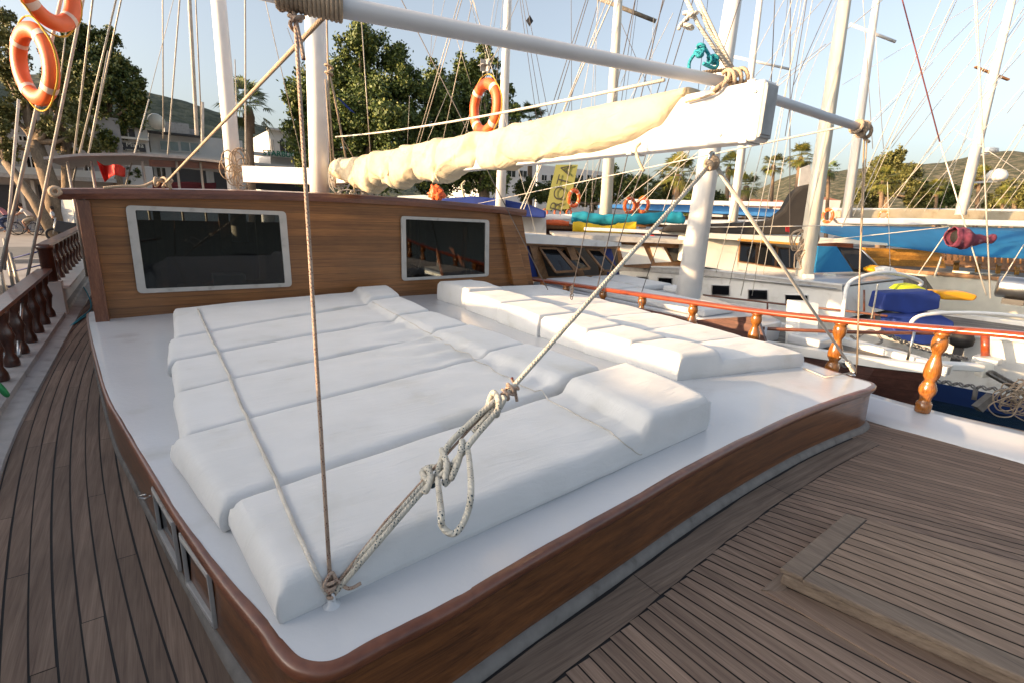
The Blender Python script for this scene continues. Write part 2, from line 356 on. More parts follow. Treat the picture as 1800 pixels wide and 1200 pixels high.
# ================================================================== OWN BOAT
boat = thing('sailing_boat', 'large wooden gulet in the foreground with white cabin roof, teak decks and varnished sides', 'boat', (2, 8, 0))
ZR = .36
# hull below the deck
hull_out = [(-1.28, 16.5), (-1.30, 12), (-1.28, 9), (-1.25, 6), (-1.12, 4), (-.85, 2), (-.45, .2), (.2, -1.6), (1.1, -3.2), (2.2, -4.6), (3.6, -3.2), (4.6, -1.6), (5.15, -.3), (5.36, 1.5), (5.45, 4), (5.5, 6.5), (5.5, 9), (5.45, 12), (5.35, 16.5)]
b = MB(); n = len(hull_out); c = V((2.1, 6))
lo = [((x-2.1)*.72+2.1, (y-6)*.9+6, -1.6) for x, y in hull_out]; hi = [(x, y, -.012) for x, y in hull_out]
b.add(lo+hi, [(i, (i+1) % n, (i+1) % n+n, i+n) for i in range(n)] + [tuple(range(n, 2*n))]); b.build('hull', M['brownhull'], boat)
# caulk bed under the planks
b = MB(); b.add([(x, y, -.004) for x, y in hull_out], [tuple(range(n))]); b.build('deck_caulking', M['black'], boat)
# roof outline
left = [(-.62, 6.95)] + [tuple(Pz(x, y, ZR))[:2] for x, y in [(155, 557), (163, 600), (187, 686), (213, 735), (263, 819), (313, 900), (352, 954), (400, 1014), (445, 1064), (478, 1100), (500, 1130), (528, 1156), (567, 1163), (603, 1152), (645, 1130), (715, 1094)]]
front = [tuple(Pz(x, y, ZR))[:2] for x, y in [(793, 1054), (930, 974), (1100, 880), (1200, 823), (1300, 771), (1400, 725), (1460, 702), (1505, 687), (1524, 681), (1530, 672)]]
right = [(4.70, 1.62), (4.80, 2.05), (4.93, 3), (5.02, 4), (5.12, 5.4), (5.17, 6.9)]
outl = [V((p.x, p.y)) for p in spline([(x, y, 0) for x, y in left+front+right], 5)]
def offset(pl, d):
    out = []
    for i, p in enumerate(pl):
        t = (pl[min(i+1, len(pl)-1)]-pl[max(i-1, 0)]).normalized(); out.append(p+V((t.y, -t.x))*(-d))
    return out
# left side goes -Y, so outward normal is (t.y,-t.x)*-1 : check sign on first point
if (offset(outl, 1)[0].x > outl[0].x): 
    _of = offset; offset = lambda pl, d: _of(pl, -d)
def camber(x, y): return ZR + .035*max(0, 1-((x-2.3)/2.9)**2)*min(1, max(0, (y-1.2)/1.2))
bmr = bmesh.new(); vs = [bmr.verts.new((p.x, p.y, ZR)) for p in outl]; f = bmr.faces.new(vs)
bmesh.ops.triangulate(bmr, faces=[f])
for X_ in [i*.35 for i in range(-1, 15)]: bmesh.ops.bisect_plane(bmr, geom=bmr.verts[:]+bmr.edges[:]+bmr.faces[:], plane_co=(X_, 0, 0), plane_no=(1, 0, 0))
for Y_ in [1.2+i*.5 for i in range(0, 12)]: bmesh.ops.bisect_plane(bmr, geom=bmr.verts[:]+bmr.edges[:]+bmr.faces[:], plane_co=(0, Y_, 0), plane_no=(0, 1, 0))
inn = 0
for v_ in bmr.verts:
    dmin = min((V((v_.co.x, v_.co.y))-p).length for p in outl)
    v_.co.z = ZR + (camber(v_.co.x, v_.co.y)-ZR)*min(1, dmin/.5)
bmesh.ops.recalc_face_normals(bmr, faces=bmr.faces)
me = bpy.data.meshes.new('coach_roof'); bmr.to_mesh(me); bmr.free()
for p in me.polygons: p.use_smooth = True
roof_o = link('coach_roof', me, M['roof'], boat)
# moulding round the roof edge: half round section swept along the outline
prof = [(-.003, .001), (.012, .003), (.028, -.001), (.036, -.012), (.037, -.030), (.030, -.043), (.012, -.048), (.0, -.048)]
b = MB(); rings = []
def fit(pl, d, k):      # offset that is k times narrower along the left side
    A = offset(pl, d); B = offset(pl, d*k); return [a_.lerp(b_, max(0, min(1, (p.y-1.35)/.8)) if p.x < 1 else 0) for a_, b_, p in zip(A, B, pl)]
for d, z in prof: rings.append(fit(outl, d, .55))
m_ = len(prof); vs = [(rings[j][i].x, rings[j][i].y, ZR+prof[j][1]+ (.004*noise.noise(V((rings[j][i].x*9, rings[j][i].y*9, 0))) if j == 0 else 0)) for i in range(len(outl)) for j in range(m_)]
b.add(vs, [(i*m_+j, i*m_+j+1, (i+1)*m_+j+1, (i+1)*m_+j) for i in range(len(outl)-1) for j in range(m_-1)], True); b.build('roof_moulding', M['trim'], boat)
# cabin sides
def strip(pl, z0, z1, d0, d1):
    A = fit(pl, d0, .2); B = fit(pl, d1, .2); vs = []
    for a_, b_ in zip(A, B): vs += [(a_.x, a_.y, z0), (b_.x, b_.y, z1)]
    return vs, [(2*i, 2*i+1, 2*i+3, 2*i+2) for i in range(len(pl)-1)]
nl = 5*(len(left)-3); nf = 5*(len(left)+len(front)-2)
b = MB(); vs, fs = strip(outl[:nl+1], 0, ZR-.055, .018, .006); b.add(vs, fs, True); b.build('cabin_side', M['varny'], boat)
b = MB(); vs, fs = strip(outl[nl:nf+4], 0, ZR-.055, .018, .006); b.add(vs, fs, True); b.build('cabin_front', M['varnx'], boat)
b = MB(); vs, fs = strip(outl[nf+3:], 0, ZR-.055, .018, .006); b.add(vs, fs, True); b.build('cabin_side', M['varny'], boat)
# grey base moulding and margin plank
b = MB(); pr = [(.012, .036), (.022, .038), (.045, .026), (.058, .004), (.058, -.002)]
rings = [fit(outl, d-.004, .35) for d, z in pr]; m_ = len(pr)
vs = [(rings[j][i].x, rings[j][i].y, pr[j][1]) for i in range(len(outl)) for j in range(m_)]
b.add(vs, [(i*m_+j, i*m_+j+1, (i+1)*m_+j+1, (i+1)*m_+j) for i in range(len(outl)-1) for j in range(m_-1)], True); b.build('base_moulding', M['dgrey'], boat)
# portlights let into the left cabin side
for (y0, y1) in [(2.28, 2.62), (1.86, 2.16)]:
    def sx(y):
        for i in range(len(outl)-1):
            if outl[i].y >= y >= outl[i+1].y and outl[i].x < 1: 
                t = (outl[i].y-y)/max(1e-6, outl[i].y-outl[i+1].y); return outl[i].x*(1-t)+outl[i+1].x*t
        return 0
    p0 = V((sx(y0)-.012, y0, 0)); p1 = V((sx(y1)-.012, y1, 0)); fr = MB()
    fr.bar(p0+V((0, 0, .06)), p0+V((0, 0, .30)), .030, .016, V((1, 0, 0))); fr.bar(p1+V((0, 0, .06)), p1+V((0, 0, .30)), .030, .016, V((1, 0, 0)))
    fr.bar(p0+V((0, 0, .072)), p1+V((0, 0, .072)), .02, .024); fr.bar(p0+V((0, 0, .288)), p1+V((0, 0, .288)), .02, .024)
    fo = fr.build('portlight_frame', M['greyp'], boat, .003)
    g = MB(); g.bar(p0+V((.012, 0, .18)), p1+V((.012, 0, .18)), .006, .2); g.build('portlight_glass', M['glass'], fo)
b = MB(); b.tube(spline([Pz(266, 866, .30)+V((-.02, 0, 0)), Pz(262, 868, .28)+V((-.04, 0, 0)), Pz(270, 872, .27)+V((-.03, 0, 0)), Pz(274, 868, .29)+V((-.02, 0, 0))], 5), .004); b.build('cup_hook', M['steel'], boat)

# ---- deck planks
def inside_trunk(x, y, d=.0):
    if y < 1.05: return False
    # front curve
    fy = 1.2+.06*min(1, max(0, (x-.4)/2)) 
    if y > 8: return -.62-d < x < 5.17+d
    lx = None
    for i in range(len(outl)-1):
        a_, b_ = outl[i], outl[i+1]
        if a_.x < 1.0 and a_.y >= y >= b_.y: lx = a_.x; break
    rx = None
    for i in range(len(outl)-1, 0, -1):
        a_, b_ = outl[i], outl[i-1]
        if a_.x > 3.5 and a_.y >= y >= b_.y: rx = a_.x; break
    if y > 6.9: lx, rx = -.62, 5.17
    if lx is None: return False
    if rx is None: rx = 4.3
    return lx-d < x < rx+d
# left side deck: strakes swept parallel to the hull side
b = MB(); pw = .0735; gap = .0075
def sweep(x0, y): return x0 - .215*y + .0178*y*y
for k in range(-8, 24):
    x0 = -.22 + k*pw
    y = 12.0+random.random()*1.5
    while y > -2.2:
        L = random.uniform(1.3, 2.9); ye = max(y-L, -2.2); n = max(2, int((y-ye)/.12)); A = []; B = []
        wob = random.uniform(-.0012, .0012)
        for i in range(n+1):
            yy = y-(y-ye-.004)*i/n; xa = sweep(x0, yy)+gap/2+wob; xb = sweep(x0, yy)+pw-gap/2+wob
            A.append((xa, yy)); B.append((xb, yy))
        # keep only the stretch that lies between bulwark and trunk
        seg = []
        def flush(seg):
            if len(seg) > 1:
                vs = []
                for a_, b_ in seg: vs += [(a_[0], a_[1], 0), (b_[0], b_[1], 0)]
                b.add(vs, [(2*i, 2*i+1, 2*i+3, 2*i+2) for i in range(len(seg)-1)])
        for a_, b_ in zip(A, B):
            ok = not inside_trunk(a_[0], a_[1], -.03) and a_[0] > -1.08 and (a_[1] > .95 or a_[0] < .55) and a_[0] < 1.0
            if ok and a_[1] < 1.08 and a_[0] > .40: ok = False
            if ok: seg.append((a_, b_))
            else: flush(seg); seg = []
        flush(seg); y = ye
b.build('side_deck', M['deck'], boat)
# foredeck: fore-and-aft planks fanning slightly to starboard
def kf(x):
    pts = [(0, 0), (1.3, .0), (2.2, .27), (3.1, .47), (3.6, .45), (4.4, .30), (6, .25)]
    for i in range(len(pts)-1):
        if pts[i][0] <= x <= pts[i+1][0]:
            t = (x-pts[i][0])/(pts[i+1][0]-pts[i][0]); t = t*t*(3-2*t); return pts[i][1]*(1-t)+pts[i+1][1]*t
    return 0
def fronty(x):    # trunk front edge
    best = 1.3
    for i in range(len(outl)-1):
        a_, b_ = outl[i], outl[i+1]
        if min(a_.x, b_.x) <= x <= max(a_.x, b_.x) and a_.y < 1.5: best = (a_.y+b_.y)/2
    return best
MARG = .225
b = MB(); x0 = .42; 
while x0 < 5.6:
    wd = .062; k = kf(x0); k2 = kf(x0+wd); top = fronty(min(x0, 4.3))-MARG
    y = top + (0 if x0 < 4.2 else .0); first = True
    if x0 > 4.3: y = 2.2
    while y > -2.4:
        L = random.uniform(1.0, 2.6); ye = max(y-L, -2.4); 
        n = 4
        vs = []
        for i in range(n+1):
            yy = y-(y-ye-.003)*i/n; t_ = top-yy
            vs += [(x0+k*t_+.0033, yy, 0), (x0+wd+k2*t_-.0033, yy, 0)]
        b.add(vs, [(2*i, 2*i+1, 2*i+3, 2*i+2) for i in range(n)]); y = ye
    x0 += wd
b.build('foredeck', M['deck'], boat)
# margin plank along the trunk front
b = MB(); xs = [.44+i*.15 for i in range(0, 27)]
xs = [x for x in xs if x < 4.35]
segs = [xs[:9], xs[8:18], xs[17:]]
for s_ in segs:
    vs = []
    for i, x in enumerate(s_):
        xx = x+(.004 if i == 0 else 0); fy = fronty(x); vs += [(xx, fy-.070, .003), (xx, fy-MARG+.004, .003)]
    b.add(vs, [(2*i, 2*i+1, 2*i+3, 2*i+2) for i in range(len(s_)-1)])
b.build('margin_plank', M['margin'], boat)
# ---- hatch
hA = Pz(1375, 1000, .08); hB = Pz(1490, 903, .08); d1 = (Pz(1770, 1180, .08)-hA).normalized(); 
d1 = V((.24, -1, 0)).normalized(); ux = (hB-hA); ux.z = 0; W_ = ux.length; ux.normalize(); d2 = V((.40, -1, 0)).normalized()
hatch = thing('deck_hatch', 'raised teak deck hatch with black seams in the foredeck', 'hatch', (hA+hB)/2-V((0, 0, .08)))
HL = 1.25
A0, B0 = hA, hB; A1 = hA+d1*HL; B1 = hB+d2*(HL+.05)
b = MB()
def q4(a, b_, c, d, z0, z1, mb): mb.prism([V((p.x, p.y, z0)) for p in (a, b_, c, d)], (0, 0, 1), z1-z0)
q4(A0, B0, B1, A1, 0.0, .062, b); b.build('hatch_coaming', M['hatchx'], hatch, .012)
fw = .085
def inset(u, v):   # u across 0..1, v along metres
    l = A0+d1*v; r_ = B0+d2*v; return l.lerp(r_, u)
uw = fw/W_
b = MB()
q4(inset(0, -.01), inset(1, -.01), inset(1, fw), inset(0, fw), .06, .085, b); b.build('frame_board', M['hatchx'], hatch, .006)
b = MB(); q4(inset(-.02, fw+.002), inset(uw, fw+.002), inset(uw, HL), inset(-.02, HL), .06, .085, b); b.build('frame_board', M['hatchx'], hatch, .006)
b = MB(); q4(inset(uw, .78), inset(1, .78), inset(1, .90), inset(uw, .90), .06, .0855, b); b.build('frame_board', M['hatchx'], hatch, .006)
b = MB(); q4(inset(uw, fw), inset(1.0, fw), inset(1.0, .79), inset(uw, .79), .06, .079, b); b.build('hatch_caulking', M['black'], hatch)
b = MB(); NP = 10
for i in range(NP):
    u0 = uw+(1.02-uw)*i/NP+.006; u1 = uw+(1.02-uw)*(i+1)/NP-.004
    P4 = [inset(u0, fw+.006), inset(u1, fw+.006), inset(u1, .775), inset(u0, .775)]
    b.add([(p.x, p.y, .0835) for p in P4], [(0, 1, 2, 3)])
b.build('hatch_planks', M['hatchw'], hatch)
# darker corner block in front of the hatch
c0 = Pz(1338, 1036, .004); b = MB(); b.prism([c0+V((0, 0, -.003)), Pz(1372, 1008, .001), Pz(1386, 1043, .001)], (0, 0, 1), .006); b.build('corner_block', M['margin'], boat)
b = MB(); b.prism([Pz(1345, 1040, .001), Pz(1388, 1040, .001), Pz(1700, 1215, .001), Pz(1640, 1215, .001)], (0, 0, 1), .006); b.build('hatch_margin', M['deck'], boat)

# ---- right bulwark: sloping white waterway and turned balusters
def rline(pts): return spline(pts, 6)
inner = [V((5.62, 9, 0)), V((5.3, 6, 0)), V((5.12, 4, 0)), V((4.98, 2.3, 0)), V((4.80, 1.5, 0)), V((4.85, 1.0, 0)), V((4.91, .5, 0)), V((4.93, -.1, 0)), V((4.7, -1.4, 0))]
outer = [V((5.7, 9, .16)), V((5.46, 6, .14)), V((5.33, 4, .13)), V((5.26, 2.3, .12)), V((5.16, 1.6, .10)), V((5.20, 1.1, .09)), V((5.28, .59, .09)), V((5.3, -.1, .12)), V((5.0, -1.4, .12))]
outr2 = [p+V((.13, 0, 0)) for p in outer]; low = [p+V((.12, 0, -1.0)) for p in outer]
I, O, O2, LO = spline(inner, 5), spline(outer, 5), spline(outr2, 5), spline(low, 5)
b = MB(); rows = []
for a_, o, o2, l in zip(I, O, O2, LO):
    mid = a_.lerp(o, .5)+V((0, 0, -.012)); rows.append([a_+V((0, 0, -.003)), a_+V((.012, 0, .02)), mid, o, o2, l])
vs = [p for r_ in rows for p in r_]
b.add(vs, [(i*6+j, i*6+j+1, (i+1)*6+j+1, (i+1)*6+j) for i in range(len(rows)-1) for j in range(5)], True); b.build('bulwark', M['roof'], boat)
railpts = [Px(918, 489, 5.22), Px(1000, 500, 5.22), Px(1140, 520, 5.2), Px(1300, 543, 5.2), Px(1470, 562, 5.2), Px(1640, 577, 5.2), Px(1800, 590, 5.2), Px(1960, 612, 5.15), Px(2150, 640, 5.05)]
RP = spline(railpts, 6)
b = MB(); sec = [(-.055, -.022), (-.062, 0), (-.05, .018), (0, .026), (.05, .018), (.062, 0), (.055, -.022), (0, -.026)]
vs = []
for i, p in enumerate(RP):
    t = (RP[min(i+1, len(RP)-1)]-RP[max(i-1, 0)]).normalized(); x_ = t.cross(V((0, 0, 1))).normalized()
    vs += [p+x_*s_*1.0+V((0, 0, z_*1.15)) for s_, z_ in sec]
b.add(vs, [(i*8+j, i*8+(j+1) % 8, (i+1)*8+(j+1) % 8, (i+1)*8+j) for i in range(len(RP)-1) for j in range(8)], True); b.build('handrail', M['rail'], boat)
BAL = [(.045, 0), (.056, .0), (.058, .03), (.058, .11), (.050, .125), (.042, .15), (.044, .2), (.062, .26), (.064, .30), (.050, .36), (.038, .40), (.044, .42), (.058, .46), (.062, .52), (.056, .60), (.040, .68), (.033, .73), (.038, .76), (.052, .80), (.058, .86), (.054, .92), (.044, .96), (.056, .965), (.056, 1.0)]
for px, pyt in [(955, 494), (996, 500), (1061, 509), (1130, 519), (1220, 532), (1332, 547), (1480, 563), (1658, 580), (1880, 602)]:
    tp = Px(px, pyt, 5.2); zb = .115 if px < 1450 else .09; h = tp.z-.02-zb
    b = MB(); b.lathe((tp.x, tp.y, zb), [(r*1.0, hh*h) for r, hh in BAL], 20); b.build('baluster', M['balus'], boat)

# ---- left bulwark
LBX = -1.14
b = MB(); pr = [(-.90, 0), (-.905, .02), (-1.02, .035), (-1.03, .075), (-1.26, .085), (-1.28, -.5)]
ys = [i*.5 for i in range(-3, 40)]
def lx(y): return (0 if y > 5 else (5-y)**2*.026)
vs = [(x+lx(y), y, z) for y in ys for x, z in pr]; m_ = len(pr)
b.add(vs, [(i*m_+j, i*m_+j+1, (i+1)*m_+j+1, (i+1)*m_+j) for i in range(len(ys)-1) for j in range(m_-1)]); b.build('bulwark', M['greyp'], boat)
LR0 = .62
b = MB(); pts = [V((LBX+lx(y), y, LR0+.02*max(0, (y-6)/3))) for y in [-2, 0, 2, 4, 5.5, 7, 8.6]]
for a_, c_ in zip(pts[:-1], pts[1:]): b.bar(a_, c_, .14, .035)
b.build('handrail', M['trim'], boat)
FL = [(.05, 0), (.055, .02), (.05, .12), (.03, .22), (.045, .42), (.058, .5), (.045, .6), (.028, .74), (.04, .8), (.05, .9), (.055, 1)]
y = 1.0
while y < 8.5:
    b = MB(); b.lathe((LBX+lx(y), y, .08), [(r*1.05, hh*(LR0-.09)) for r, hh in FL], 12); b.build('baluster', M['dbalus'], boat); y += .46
# raised aft bulwark and rail
b = MB(); b.box((-1.08, 8.75, .22), (.13, .22, .5)); b.box((-1.13, 12.4, .24), (.12, 7.2, .26)); b.box((-1.08, 12.4, .385), (.26, 7.3, .03)); b.build('aft_bulwark', M['white'], boat)
b = MB(); b.box((-1.13, 12.4, .93), (.13, 7.4, .035)); b.build('aft_handrail', M['trim'], boat)
b = MB(); b.box((-1.13, 12.4, .66), (.03, 7.2, .02)); b.build('aft_lower_rail', M['stay'], boat)
b = MB(); b.lathe((-1.12, 8.75, .47), [(.07, 0), (.075, .02), (.075, .40), (.09, .42), (.09, .46), (.02, .47)], 12); b.build('rail_post', M['dbalus'], boat)
for i in range(15):
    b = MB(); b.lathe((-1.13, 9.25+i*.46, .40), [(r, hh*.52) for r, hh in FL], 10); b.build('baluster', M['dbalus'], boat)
# ---- wheelhouse
WY = 6.46
wh = boat
xl, xr = -.50, 4.62
zt = lambda x: 1.56 + .085*(1-((x-2.0)/2.7)**2)
top = [V((xl+(xr-xl)*i/16, WY, zt(xl+(xr-xl)*i/16))) for i in range(17)]
WL = [V((xl+.03, WY, .30)), V((5.0, WY, .34))]
WPX = [[(220, 361), (502, 372), (513, 504), (242, 516)], [(704, 380), (859, 387), (858, 486), (706, 494)]]
def holes():
    b = MB(); H = []
    for q in WPX:
        P = [Py(x, y, WY) for x, y in q]; c = sum(P, V())/4; H.append([p+(c-p).normalized()*.03 for p in P])
    def add(poly): b.prism([V((p[0], WY, p[1])) for p in poly], (0, 1, 0), .05)
    L = xl+.03; zb = .30; ztop = lambda x: zt(x)-.0
    (a0, a1, a2, a3), (c0, c1, c2, c3) = [[(p.x, p.z) for p in h] for h in H]
    xm = (a1[0]+c0[0])/2
    top_ = lambda x0, x1: [(x1+(x0-x1)*i/6, zt(x1+(x0-x1)*i/6)) for i in range(7)]
    add([(L, zb), (a3[0], zb), a3, a0] + [(a0[0], zt(a0[0])), (L, zt(L))])                       # left of window 1
    add([a0, a1] + top_(a0[0], a1[0])); add([(a3[0], zb), (a2[0], zb), a2, a3])                 # above and below
    add([(a2[0], zb), (c3[0], zb), c3, c0] + top_(a1[0], c0[0]) + [a1, a2])                     # between
    add([c0, c1] + top_(c0[0], c1[0])); add([(c3[0], zb), (c2[0], zb), c2, c3])
    add([(c2[0], zb), (5.08, zb), (4.74, zt(4.62)), (4.62, zt(4.62)), (c1[0], zt(c1[0])), c1, c2])
    return b
holes().build('wheelhouse_front', M['wallw'], boat)
b = MB(); b.box((2.1, 9.62, .62), (5.0, .05, 1.24)); b.box((3.9, 9.58, 1.0), (1.9, .05, 1.2)); b.box((2.1, 8.0, -.02), (5.0, 3.2, .05)); b.build('wheelhouse_interior', M['post'], boat)
for x in (-.2, 1.0, 2.2, 3.4, 4.5):
    b = MB(); b.box((x, 9.5, 1.2), (.14, .08, .9)); b.box((x+.3, 8.2, .8), (.08, .08, 1.5)); b.build('interior_post', M['oak'], boat)
b = MB(); b.box((1.2, 7.3, .50), (2.0, .5, .10)); b.box((1.2, 7.05, .28), (1.9, .06, .45)); b.build('chart_table', M['oak'], boat)
b = MB(); b.box((.75, 7.2, .62), (.35, .28, .14)); b.build('chart_box', M['greyp'], boat, .01)
b = MB(); b.torus((3.3, 7.6, .75), (0, 1, 0), .28, .02, 28, 8)
for k in range(6): a = k*math.pi/6; b.tube([V((3.3-math.cos(a)*.34, 7.6, .75-math.sin(a)*.34)), V((3.3+math.cos(a)*.34, 7.6, .75+math.sin(a)*.34))], .012, 6)
b.build('steering_wheel', M['oak'], boat)
b = MB(); b.box((3.3, 7.8, .4), (.4, .3, .8)); b.build('steering_pedestal', M['oak'], boat, .02)
b = MB(); b.bar((-.1, 6.9, .46), (4.4, 6.9, .46), .5, .03); b.build('window_shelf', M['dark'], boat)
b = MB(); b.prism([V((.62, 6.8, .50)), V((.68, 6.78, .50)), V((.74, 6.78, .62)), V((.68, 6.8, .62))], (0, 1, 0), .004); b.build('paper_slip', M['white'], boat)
b = MB(); b.prism([(xl+.02, WY, .0), (xl+.02, WY+3.2, .0), (xl-.02, WY+3.2, 1.56), (xl-.02, WY, 1.5)], (1, 0, 0), .05); b.build('wheelhouse_side', M['post'], boat)
b = MB(); b.prism([(5.10, WY+.01, .0), (5.10, WY+3.2, .0), (4.76, WY+3.2, 1.5), (4.76, WY+.01, 1.5)], (-1, 0, 0), .05); b.build('wheelhouse_side', M['post'], boat)
b = MB(); ov = .07; rt = []
for i in range(17):
    x = -.66+(4.78+.66)*i/16; z = zt(x); rt.append((x, z))
vs = []
for x, z in rt: vs += [(x, WY-ov, z-.03), (x, WY-ov-.012, z+.02), (x, WY-ov, z+.062), (x, WY+.08, z+.075), (x, WY+3.4, z+.08), (x, WY+3.4, z-.02), (x, WY-.0, z-.03)]
b.add(vs, [(i*7+j, i*7+(j+1) % 7, (i+1)*7+(j+1) % 7, (i+1)*7+j) for i in range(16) for j in range(7)] + [tuple(range(7)), tuple(range(16*7+6, 16*7-1, -1))]); b.build('wheelhouse_roof', M['trim'], boat)
# front posts
b = MB(); b.prism([Py(133, 350, WY-.05), Py(157, 352, WY-.05), Py(194, 574, WY-.12), Py(170, 578, WY-.12)], (0, 1, 0), .09); b.build('corner_post', M['post'], boat, .006)
b = MB(); b.prism([Py(879, 376, WY-.06), Py(899, 379, WY-.06), Py(930, 504, WY-.10), Py(903, 501, WY-.10)], (0, 1, 0), .14); b.build('corner_post', M['wallw'], boat, .006)
# windows
def window(pts, lw, label=None):
    P = [Py(x, y, WY-.012) for x, y in pts]; c = sum(P, V())/4
    fr = MB(); inn = [p+(c-p).normalized()*lw*1.7 for p in P]
    # rounded outer corners
    def rnd(Q, r):
        out = []
        for i, p in enumerate(Q):
            a_ = (Q[i-1]-p).normalized(); d_ = (Q[(i+1) % 4]-p).normalized()
            for k in range(5):
                t = k/4; out.append((p+a_*r)*(1-t)**2+p*2*t*(1-t)+(p+d_*r)*t*t)
        return out
    A, B = rnd(P, .05), rnd(inn, .015); n = len(A); off = V((0, -.022, 0))
    vs = A+[p+off for p in A]+[p+off for p in B]+B
    fr.add(vs, [(i+k*n, (i+1) % n+k*n, (i+1) % n+(k+1)*n, i+(k+1)*n) for k in range(3) for i in range(n)])
    fo = fr.build('window', M['greyw'], boat, .003)
    g = MB(); g.prism([p+V((0, -.004, 0)) for p in rnd([q+(c-q).normalized()*-.01 for q in inn], .015)], (0, 1, 0), .006); g.build('pane', M['glasst'], fo)
    return fo
M['greyw'] = paint('window_frame_paint', (.47, .45, .42), .55, .14, 9, .4, dirt=(.28, .26, .23))
window([(220, 361), (502, 372), (513, 504), (242, 516)], .052)
window([(704, 380), (859, 387), (858, 486), (706, 494)], .046)
# main mast, boom, gooseneck
mb_ = V((2.0, 7.5, 1.62)); mt = Py(553, 0, 7.5); md = (mt-mb_)
b = MB(); b.tube([mb_, mb_+md*.5, mb_+md*3.2], [.132, .130, .11], 28); b.build('mast', M['mastw'], boat)
b = MB(); b.lathe(mb_+V((0, 0, -.04)), [(.27, 0), (.27, .04), (.18, .05), (.16, .08)], 24); b.build('mast_step', M['white'], boat)
boom = thing('boom', 'long white box-section boom with an end plate coloured grey for shade, reaching forward over the mattresses', 'boom', (2.2, 7.3, 1.9))
b = MB(); X0, X1 = 2.15, 2.26
Ya, Yb = 1.27, 7.33
b.add([(X0, Ya, 1.93), (X1, Ya, 1.93), (X1, Ya, 2.172), (X0, Ya, 2.172), (X0, Yb, 1.86), (X1, Yb, 1.86), (X1, Yb, 2.11), (X0, Yb, 2.11)], [(0, 1, 2, 3), (4, 7, 6, 5), (0, 4, 5, 1), (3, 2, 6, 7), (0, 3, 7, 4), (1, 5, 6, 2)])
b.build('spar_body', M['mastw'], boom, .014)
b = MB(); b.box(((X0+X1)/2, Ya-.004, 2.05), (.094, .012, .215)); b.build('end_plate', M['greyp'], boom, .006)
b = MB(); b.box(((X0+X1)/2-.01, Ya-.012, 2.05), (.078, .006, .19)); b.build('end_facing', paint('shaded_end', (.42, .43, .44), .7, .25, 14, .5), boom, .004)  # end face coloured grey for the shade it lies in
for (px, py) in [(1267, 238), (1329, 162)]:
    p = Px(px, py, X0); b = MB(); b.lathe(p+V((.004, 0, 0)), [(.008, 0), (.008, .006), (.004, .010)], 10, V((-1, 0, 0))); b.build('bolt', M['steel'], boom)
for y_ in (1.33, 1.98):
    zc_ = 2.05 if y_ < 1.5 else 2.042; b = MB(); b.box(((X0+X1)/2, y_, zc_), (X1-X0+.006, .035, .252)); b.build('boom_band', M['white'], boom, .003)
b = MB(); b.box((2.2, 7.38, 1.98), (.14, .12, .30)); b.build('gooseneck', M['white'], boom, .01)
# second boom behind the main mast
b = MB(); b.bar(Py(432, 307, 9.0), Py(552, 311, 8.2), .16, .24); sb = b.build('boom', M['mastw'], None, .012)
tag(sb, 'short white boom behind the main mast, running left to the aft mast', 'boom')
# aft mast
q0 = Py(414, 336, 9.4); q1 = Ph(384, 0, q0); b = MB(); b.tube([q0-V((0, 0, .8)), q0.lerp(q1, .5), q0+(q1-q0)*2.6], [.118, .108, .08], 20); b.build('aft_mast', M['mastw'], boat)
# flat awning over the aft deck
aw = thing('awning', 'flat grey awning roof with a dark beam behind the wheelhouse', 'awning', (0, 10.5, 0))
b = MB(); A = []
for px, py in [(76, 276), (140, 270), (230, 269), (320, 275), (400, 284), (470, 296)]: A.append(Py(px, py, 9.6))
vs = []
for p in A: vs += [p, p+V((0, 3.2, .05)), p+V((0, 3.2, -.03)), p+V((0, 0, -.035))]
b.add(vs, [(i*4+j, i*4+(j+1) % 4, (i+1)*4+(j+1) % 4, (i+1)*4+j) for i in range(5) for j in range(4)] + [(0, 1, 2, 3), (23, 22, 21, 20)]); b.build('canopy', M['greyp'], aw)
b = MB(); b.bar(Py(262, 287, 9.75), Py(400, 293, 9.75), .05, .10); b.build('beam', M['trim'], aw)
for px in (118, 160, 250, 310, 352):
    p = Py(px, 284, 9.7); b = MB(); b.tube([p, V((p.x, p.y, .4))], .018, 8); b.build('pole', M['stay'], aw)

